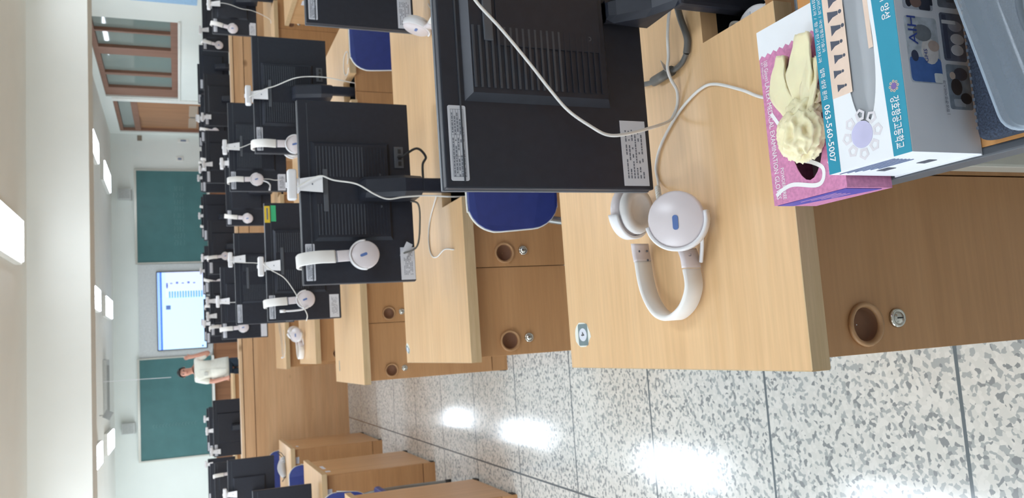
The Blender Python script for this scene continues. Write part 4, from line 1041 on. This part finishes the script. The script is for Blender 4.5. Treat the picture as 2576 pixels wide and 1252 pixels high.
# ------------------------------------------------------------------ far half of the room, beyond the partition
far = [('first', 9.1, .835, (.52, 1.17, 2.15, 2.78, 3.62), (-.72, -1.36, -2.0)),
       ('second', 10.5, .835, (.47, 1.08, 1.72, 2.32, 2.95, 3.62), (-.86, -1.52, -2.2)),
       ('third', 11.9, .820, (.53, 1.17, 1.95, 2.60, 3.24, 3.86), (-.95, -1.62, -2.3))]
order = ('leftmost', 'second from the left', 'third from the left', 'fourth from the left', 'fifth from the left', 'sixth from the left')
for rn, y, zb, mid, left in far:
    y0 = y-.27
    fd = [(.55, 0), (.56, 0), (.556, 0)]
    make_desk('beech desk of the %s row beyond the partition, middle of the room' % rn, -.03, y0, 1.69, .72, mons=(), doors=fd)
    make_desk('beech desk of the %s row beyond the partition, right side' % rn, 2.02 if rn != 'first' else 1.86, y0, 2.1, .72, mons=(), doors=[(.7, 0), (.7, 0), (.676, 0)])
    make_desk('beech desk of the %s row beyond the partition, left of the aisle' % rn, -2.5, y0, 1.95 if rn == 'first' else 1.85, .72, mons=(), doors=[(.62, 0), (.62, 0), (.6, 0)])
    FM = globals().setdefault('FM', [])
    for k, x in enumerate(mid):
        o = monitor('farstand', 'black monitor, %s row past the partition, %s right of the aisle' % (rn, order[k]), x, y, zb, 'monitors beyond the partition'); FM.append(o)
    for k, x in enumerate(left):
        o = monitor('farstand', 'black monitor, %s row past the partition, %s aisle on the left' % (rn, ('beside the', 'second from the', 'third from the')[k]), x, y, zb, 'monitors beyond the partition'); FM.append(o)
USED = {}
def near_mon(x, y, margin):
    o = min((q for q in FM if abs(q.location.y-y) < .01), key=lambda q: abs(q.location.x-x))
    lim = MW/2-margin; return o, min(max(x, o.location.x-lim), o.location.x+lim)
for y, x, lb, tl_, rz in ((9.1, 3.42, 'far white headset at the upper right, under the white wall', .2, -.5), (10.5, 2.95, 'far white headset below the brown window wall, cord spread below it', .15, -.45),
        (10.5, 2.40, 'far white headset just right of the right chalkboard edge', .2, -.4), (11.9, 2.66, 'small far white headset against the right chalkboard corner', .1, -.3),
        (11.9, 2.10, 'small far white headset before the green of the right chalkboard', .15, -.4), (11.9, 1.86, 'second small far white headset before the right chalkboard', .15, -.4),
        (10.5, 1.02, 'far white headset with a curved band under the right end of the wall screen', .2, -.4), (10.5, .62, 'far white headset tilted under the middle of the wall screen', .15, .3),
        (9.1, 1.06, 'far white headset half hidden behind a fourth-row webcam', -.08, .1), (9.1, .31, 'far white headset at the aisle before the teacher', -.06, .2), (9.1, -1.2, 'far white headset band left of the teacher above the nearer monitor', -.06, .2)):
    o, x = near_mon(x, y, .045); x = x if abs(x-o.location.x) > .125 else o.location.x+(.125 if x > o.location.x else -.125); USED.setdefault(o.name, []).append(x); headset('far', lb, o, x, tl_, max(-.2, min(.2, rz)), 1.0)
wl = ['at the far upper right beside a headset', 'before the white wall left of the brown door', 'before the brown sliding door, upper one', 'before the brown sliding door, lower one', 'just left of the brown door',
      'above the right chalkboard corner', 'at the top of the right chalkboard edge', 'before the chalk tray of the right chalkboard', 'before the lower part of the right chalkboard', 'under the right corner of the wall screen',
      'under the middle of the wall screen, left one', 'under the middle of the wall screen, lower one', 'under the left part of the wall screen', 'under the left corner of the wall screen', 'left of the teacher, first from the aisle',
      'left of the teacher, second from the aisle', 'left of the teacher, lying sideways lowest', 'left of the teacher at the chalkboard end']
wp = [(9.1, 3.52), (9.1, 2.58), (11.9, 3.36), (10.5, 2.80), (10.5, 2.62), (11.9, 2.50), (11.9, 2.0), (9.1, 2.06), (10.5, 1.22), (11.9, 1.20), (9.1, .60), (10.5, .42), (11.9, .50), (9.1, .36), (11.9, -.80), (10.5, -.85), (9.1, -.95), (11.9, -1.40)]
for (y, x), lb in zip(wp, wl):
    o, x = near_mon(x, y, .05)
    for hx_ in USED.get(o.name, []):
        if abs(x-hx_) < .13: x = hx_+(.13 if hx_ < o.location.x else -.13)
    webcam('small far white webcam '+lb, o, x, random.Random(lb).uniform(-.12, .12))

# ------------------------------------------------------------------ teacher
SKIN = mat('skin', (206, 152, 132), .5, .4, .04, 40, Subsurface_Weight=.05)
HAIR = mat('hair_black', (30, 28, 30), .6); SHIRT = mat('shirt_white', (232, 232, 222), .8, .2, .04, 20); TROU = mat('trousers_slate', (58, 70, 84), .8, .2, .06, 20); SHOE = mat('shoes_black', (30, 30, 32), .5)
PX, PYY = -.17, 14.5
person = thing('person', 'standing person in a white short-sleeved shirt with one hand raised and one on the desk', 'person', (PX, PYY, 0))
def skin_mesh(name, verts, edges, root, mt, parent, levels=2):
    me = bpy.data.meshes.new(name); me.from_pydata([v[:3] for v in verts], edges, [])
    o = bpy.data.objects.new(name, me); COL.objects.link(o)
    md = o.modifiers.new('skin', 'SKIN'); md.use_smooth_shade = True
    for i, v in enumerate(verts):
        sv = me.skin_vertices[0].data[i]; r_ = v[3]
        sv.radius = r_ if isinstance(r_, tuple) else (r_, r_); sv.use_root = (i == root)
    sd = o.modifiers.new('sub', 'SUBSURF'); sd.levels = levels; sd.render_levels = levels
    me2 = bpy.data.meshes.new_from_object(o.evaluated_get(bpy.context.evaluated_depsgraph_get()))
    bpy.data.objects.remove(o)
    me2.materials.clear(); me2.materials.append(mt)
    for p in me2.polygons: p.material_index = 0; p.use_smooth = True
    ob = bpy.data.objects.new(name, me2); COL.objects.link(ob); ob.parent = parent; return ob
V3 = [(0, 0, .78, (.118, .09)), (0, 0, .92, (.118, .09)), (0, 0, 1.06, (.145, .10)), (0, 0, 1.19, (.15, .095)), (0, -.005, 1.265, (.07, .065)), (0, -.012, 1.31, (.048, .050)),   # 0-5 trunk, neck
      (-.02, -.03, 1.37, (.066, .078)), (-.02, -.03, 1.43, (.074, .088)), (-.02, -.02, 1.49, (.062, .072)),                                                                            # 6-8 head
      (-.155, 0, 1.215, .055), (-.205, -.03, .98, .042), (-.165, -.16, .790, .031), (-.155, -.20, .752, (.034, .018)),                                                                 # 9-12 right arm to the desk
      (.155, 0, 1.215, .055), (.285, -.04, 1.03, .042), (.235, -.12, 1.25, .032), (.215, -.13, 1.345, (.036, .020)),                                                                   # 13-16 left arm raised
      (-.085, 0, .68, .072), (-.09, -.01, .42, .052), (-.09, .01, .09, .038), (-.09, -.10, .035, (.036, .026)),                                                                        # 17-20 right leg
      (.085, 0, .68, .072), (.09, -.01, .42, .052), (.09, .01, .09, .038), (.09, -.10, .035, (.036, .026))]
E3 = [(0, 1), (1, 2), (2, 3), (3, 4), (4, 5), (5, 6), (6, 7), (7, 8), (3, 9), (9, 10), (10, 11), (11, 12), (3, 13), (13, 14), (14, 15), (15, 16), (0, 17), (17, 18), (18, 19), (19, 20), (0, 21), (21, 22), (22, 23), (23, 24)]
# fingers
def fingers(base, dirv, side, lens):
    dirv = Vector(dirv).normalized(); side = Vector(side).normalized(); bv = Vector(V3[base][:3])
    for k, L_ in enumerate(lens):
        p = bv+dirv*.030+side*(-.024+.016*k); i = len(V3)
        q = p+dirv*L_*.5; e = p+dirv*L_*.85+Vector((0, .012, -.010))
        V3.extend([(*p, .0095), (*q, .0085), (*e, .007)]); E3.extend([(base, i), (i, i+1), (i+1, i+2)])
    p = bv+side*(-.036)+dirv*(-.005); i = len(V3); e = p+side*(-.018)+dirv*.035
    V3.extend([(*p, .011), (*e, .008)]); E3.extend([(base, i), (i, i+1)])
fingers(12, (.1, -.9, -.05), (1, 0, 0), (.062, .072, .068, .052)); fingers(16, (-.1, -.1, 1), (-1, .1, 0), (.062, .074, .068, .052))
body = skin_mesh('body', V3, E3, 0, SKIN, person, 2)
hc = Vector((-.02, -.03, 1.425))
b = MB()                                               # face: eyes, brows, nose, mouth, ears
for sx in (-.030, .030):
    b.lathe([(0, .004), (.009, .001), (.0095, -.004)], hc+Vector((sx, -.083, .010)), (0, -1, 0), mat('eye_dark', (48, 36, 34), .3), 12)
    b.box(hc+Vector((sx-.016, -.092, .030)), hc+Vector((sx+.016, -.080, .036)), HAIR, .002)
b.build('eyes', body)
b = MB(); b.tube([hc+Vector((0, -.082, .012)), hc+Vector((0, -.096, -.010)), hc+Vector((0, -.104, -.024)), hc+Vector((0, -.088, -.030))], [.007, .010, .013, .008], SKIN, 10, 4)
for sx in (-.078, .078): b.lathe([(.005, -.006), (.016, 0), (.018, .005), (.008, .008)], hc+Vector((sx, .012, .0)), (1 if sx > 0 else -1, -.2, 0), SKIN, 12)
b.build('nose_and_ears', body)
b = MB(); b.box(hc+Vector((-.022, -.082, -.052)), hc+Vector((.022, -.072, -.045)), mat('lips', (168, 92, 88), .5), .003); b.build('mouth', body)
t2 = bmesh.new(); bmesh.ops.create_icosphere(t2, subdivisions=4, radius=1)
for q in t2.verts: q.co = Vector((q.co.x*.084, q.co.y*.098, q.co.z*.092))
bmesh.ops.delete(t2, geom=[f for f in t2.faces if (f.calc_center_median().y < -.03 and f.calc_center_median().z < .055) or f.calc_center_median().z < -.035], context='FACES')
bmesh.ops.translate(t2, vec=hc+Vector((0, .006, .016)), verts=t2.verts)
b = MB(); b.merge(t2, HAIR, True); hr = b.build('hair', person, recalc=False); sm = hr.modifiers.new('solid', 'SOLIDIFY'); sm.thickness = .006
SV = [(0, 0, .84, (.150, .112)), (0, 0, .93, (.152, .114)), (0, 0, 1.06, (.163, .115)), (0, 0, 1.19, (.165, .108)), (0, -.003, 1.265, (.072, .070)), (-.158, 0, 1.215, .066), (-.200, -.025, 1.01, .060), (.158, 0, 1.215, .066), (.262, -.032, 1.075, .060)]
SE = [(0, 1), (1, 2), (2, 3), (3, 4), (3, 5), (5, 6), (3, 7), (7, 8)]
sh = skin_mesh('shirt', SV, SE, 0, SHIRT, person, 2)
b = MB(); b.tube([(.0, -.118, 1.2), (.0, -.128, 1.05), (0, -.139, .78)], .004, mat('shirt_seam', (204, 206, 200), .8), 6, 4); b.box((-.10, -.128, 1.06), (-.04, -.116, 1.12), MATS['shirt_seam'], .003); b.build('pocket_and_placket', sh)
b = MB(); ex, ey = Vector((1, 0, 0)), Vector((0, 1, 0))
b.loft([b.ring(Vector((0, 0, z)), ex, ey, 1, 32, rx, ry) for z, rx, ry in ((1.04, .140, .098), (.97, .158, .116), (.88, .172, .130), (.80, .180, .137), (.735, .186, .142), (.735, .182, .138), (.80, .176, .133))], SHIRT, False); b.build('shirt_hem', sh)
b = MB()
b.loft([b.ring(Vector((0, 0, z)), ex, ey, 1, 24, rx, ry) for z, rx, ry in ((.93, .135, .10), (.86, .158, .118), (.78, .166, .124), (.72, .163, .122), (.675, .145, .108))], TROU)
for sx in (-1, 1): b.tube([(sx*.076, 0, .80), (sx*.080, -.004, .68), (sx*.088, -.01, .44), (sx*.09, .0, .26), (sx*.09, .006, .07)], [.072, .086, .070, .062, .060], TROU, 16, 5)
b.build('trousers', person)
b = MB()
for sx in (-.09, .09): b.box((sx-.046, -.155, 0), (sx+.046, .075, .072), SHOE, .025, seg=3, smooth=True)
b.build('shoes', person)
b = MB(); b.tube([(-.170+.035*math.cos(a), -.135+.010*math.sin(a)-.03*math.cos(a)*0, .815+.033*math.sin(a)) for a in [2*PI*k/10 for k in range(11)]], .004, M_DARK, 6, 2); b.build('wristband', person)
# teacher's desk the hand rests on
make_desk("brown teacher's desk beside the standing person, before the left chalkboard", -2.16, 13.66, 1.9, .62, mons=(), doors=[(.62, 0), (.62, 0), (.636, 0)])
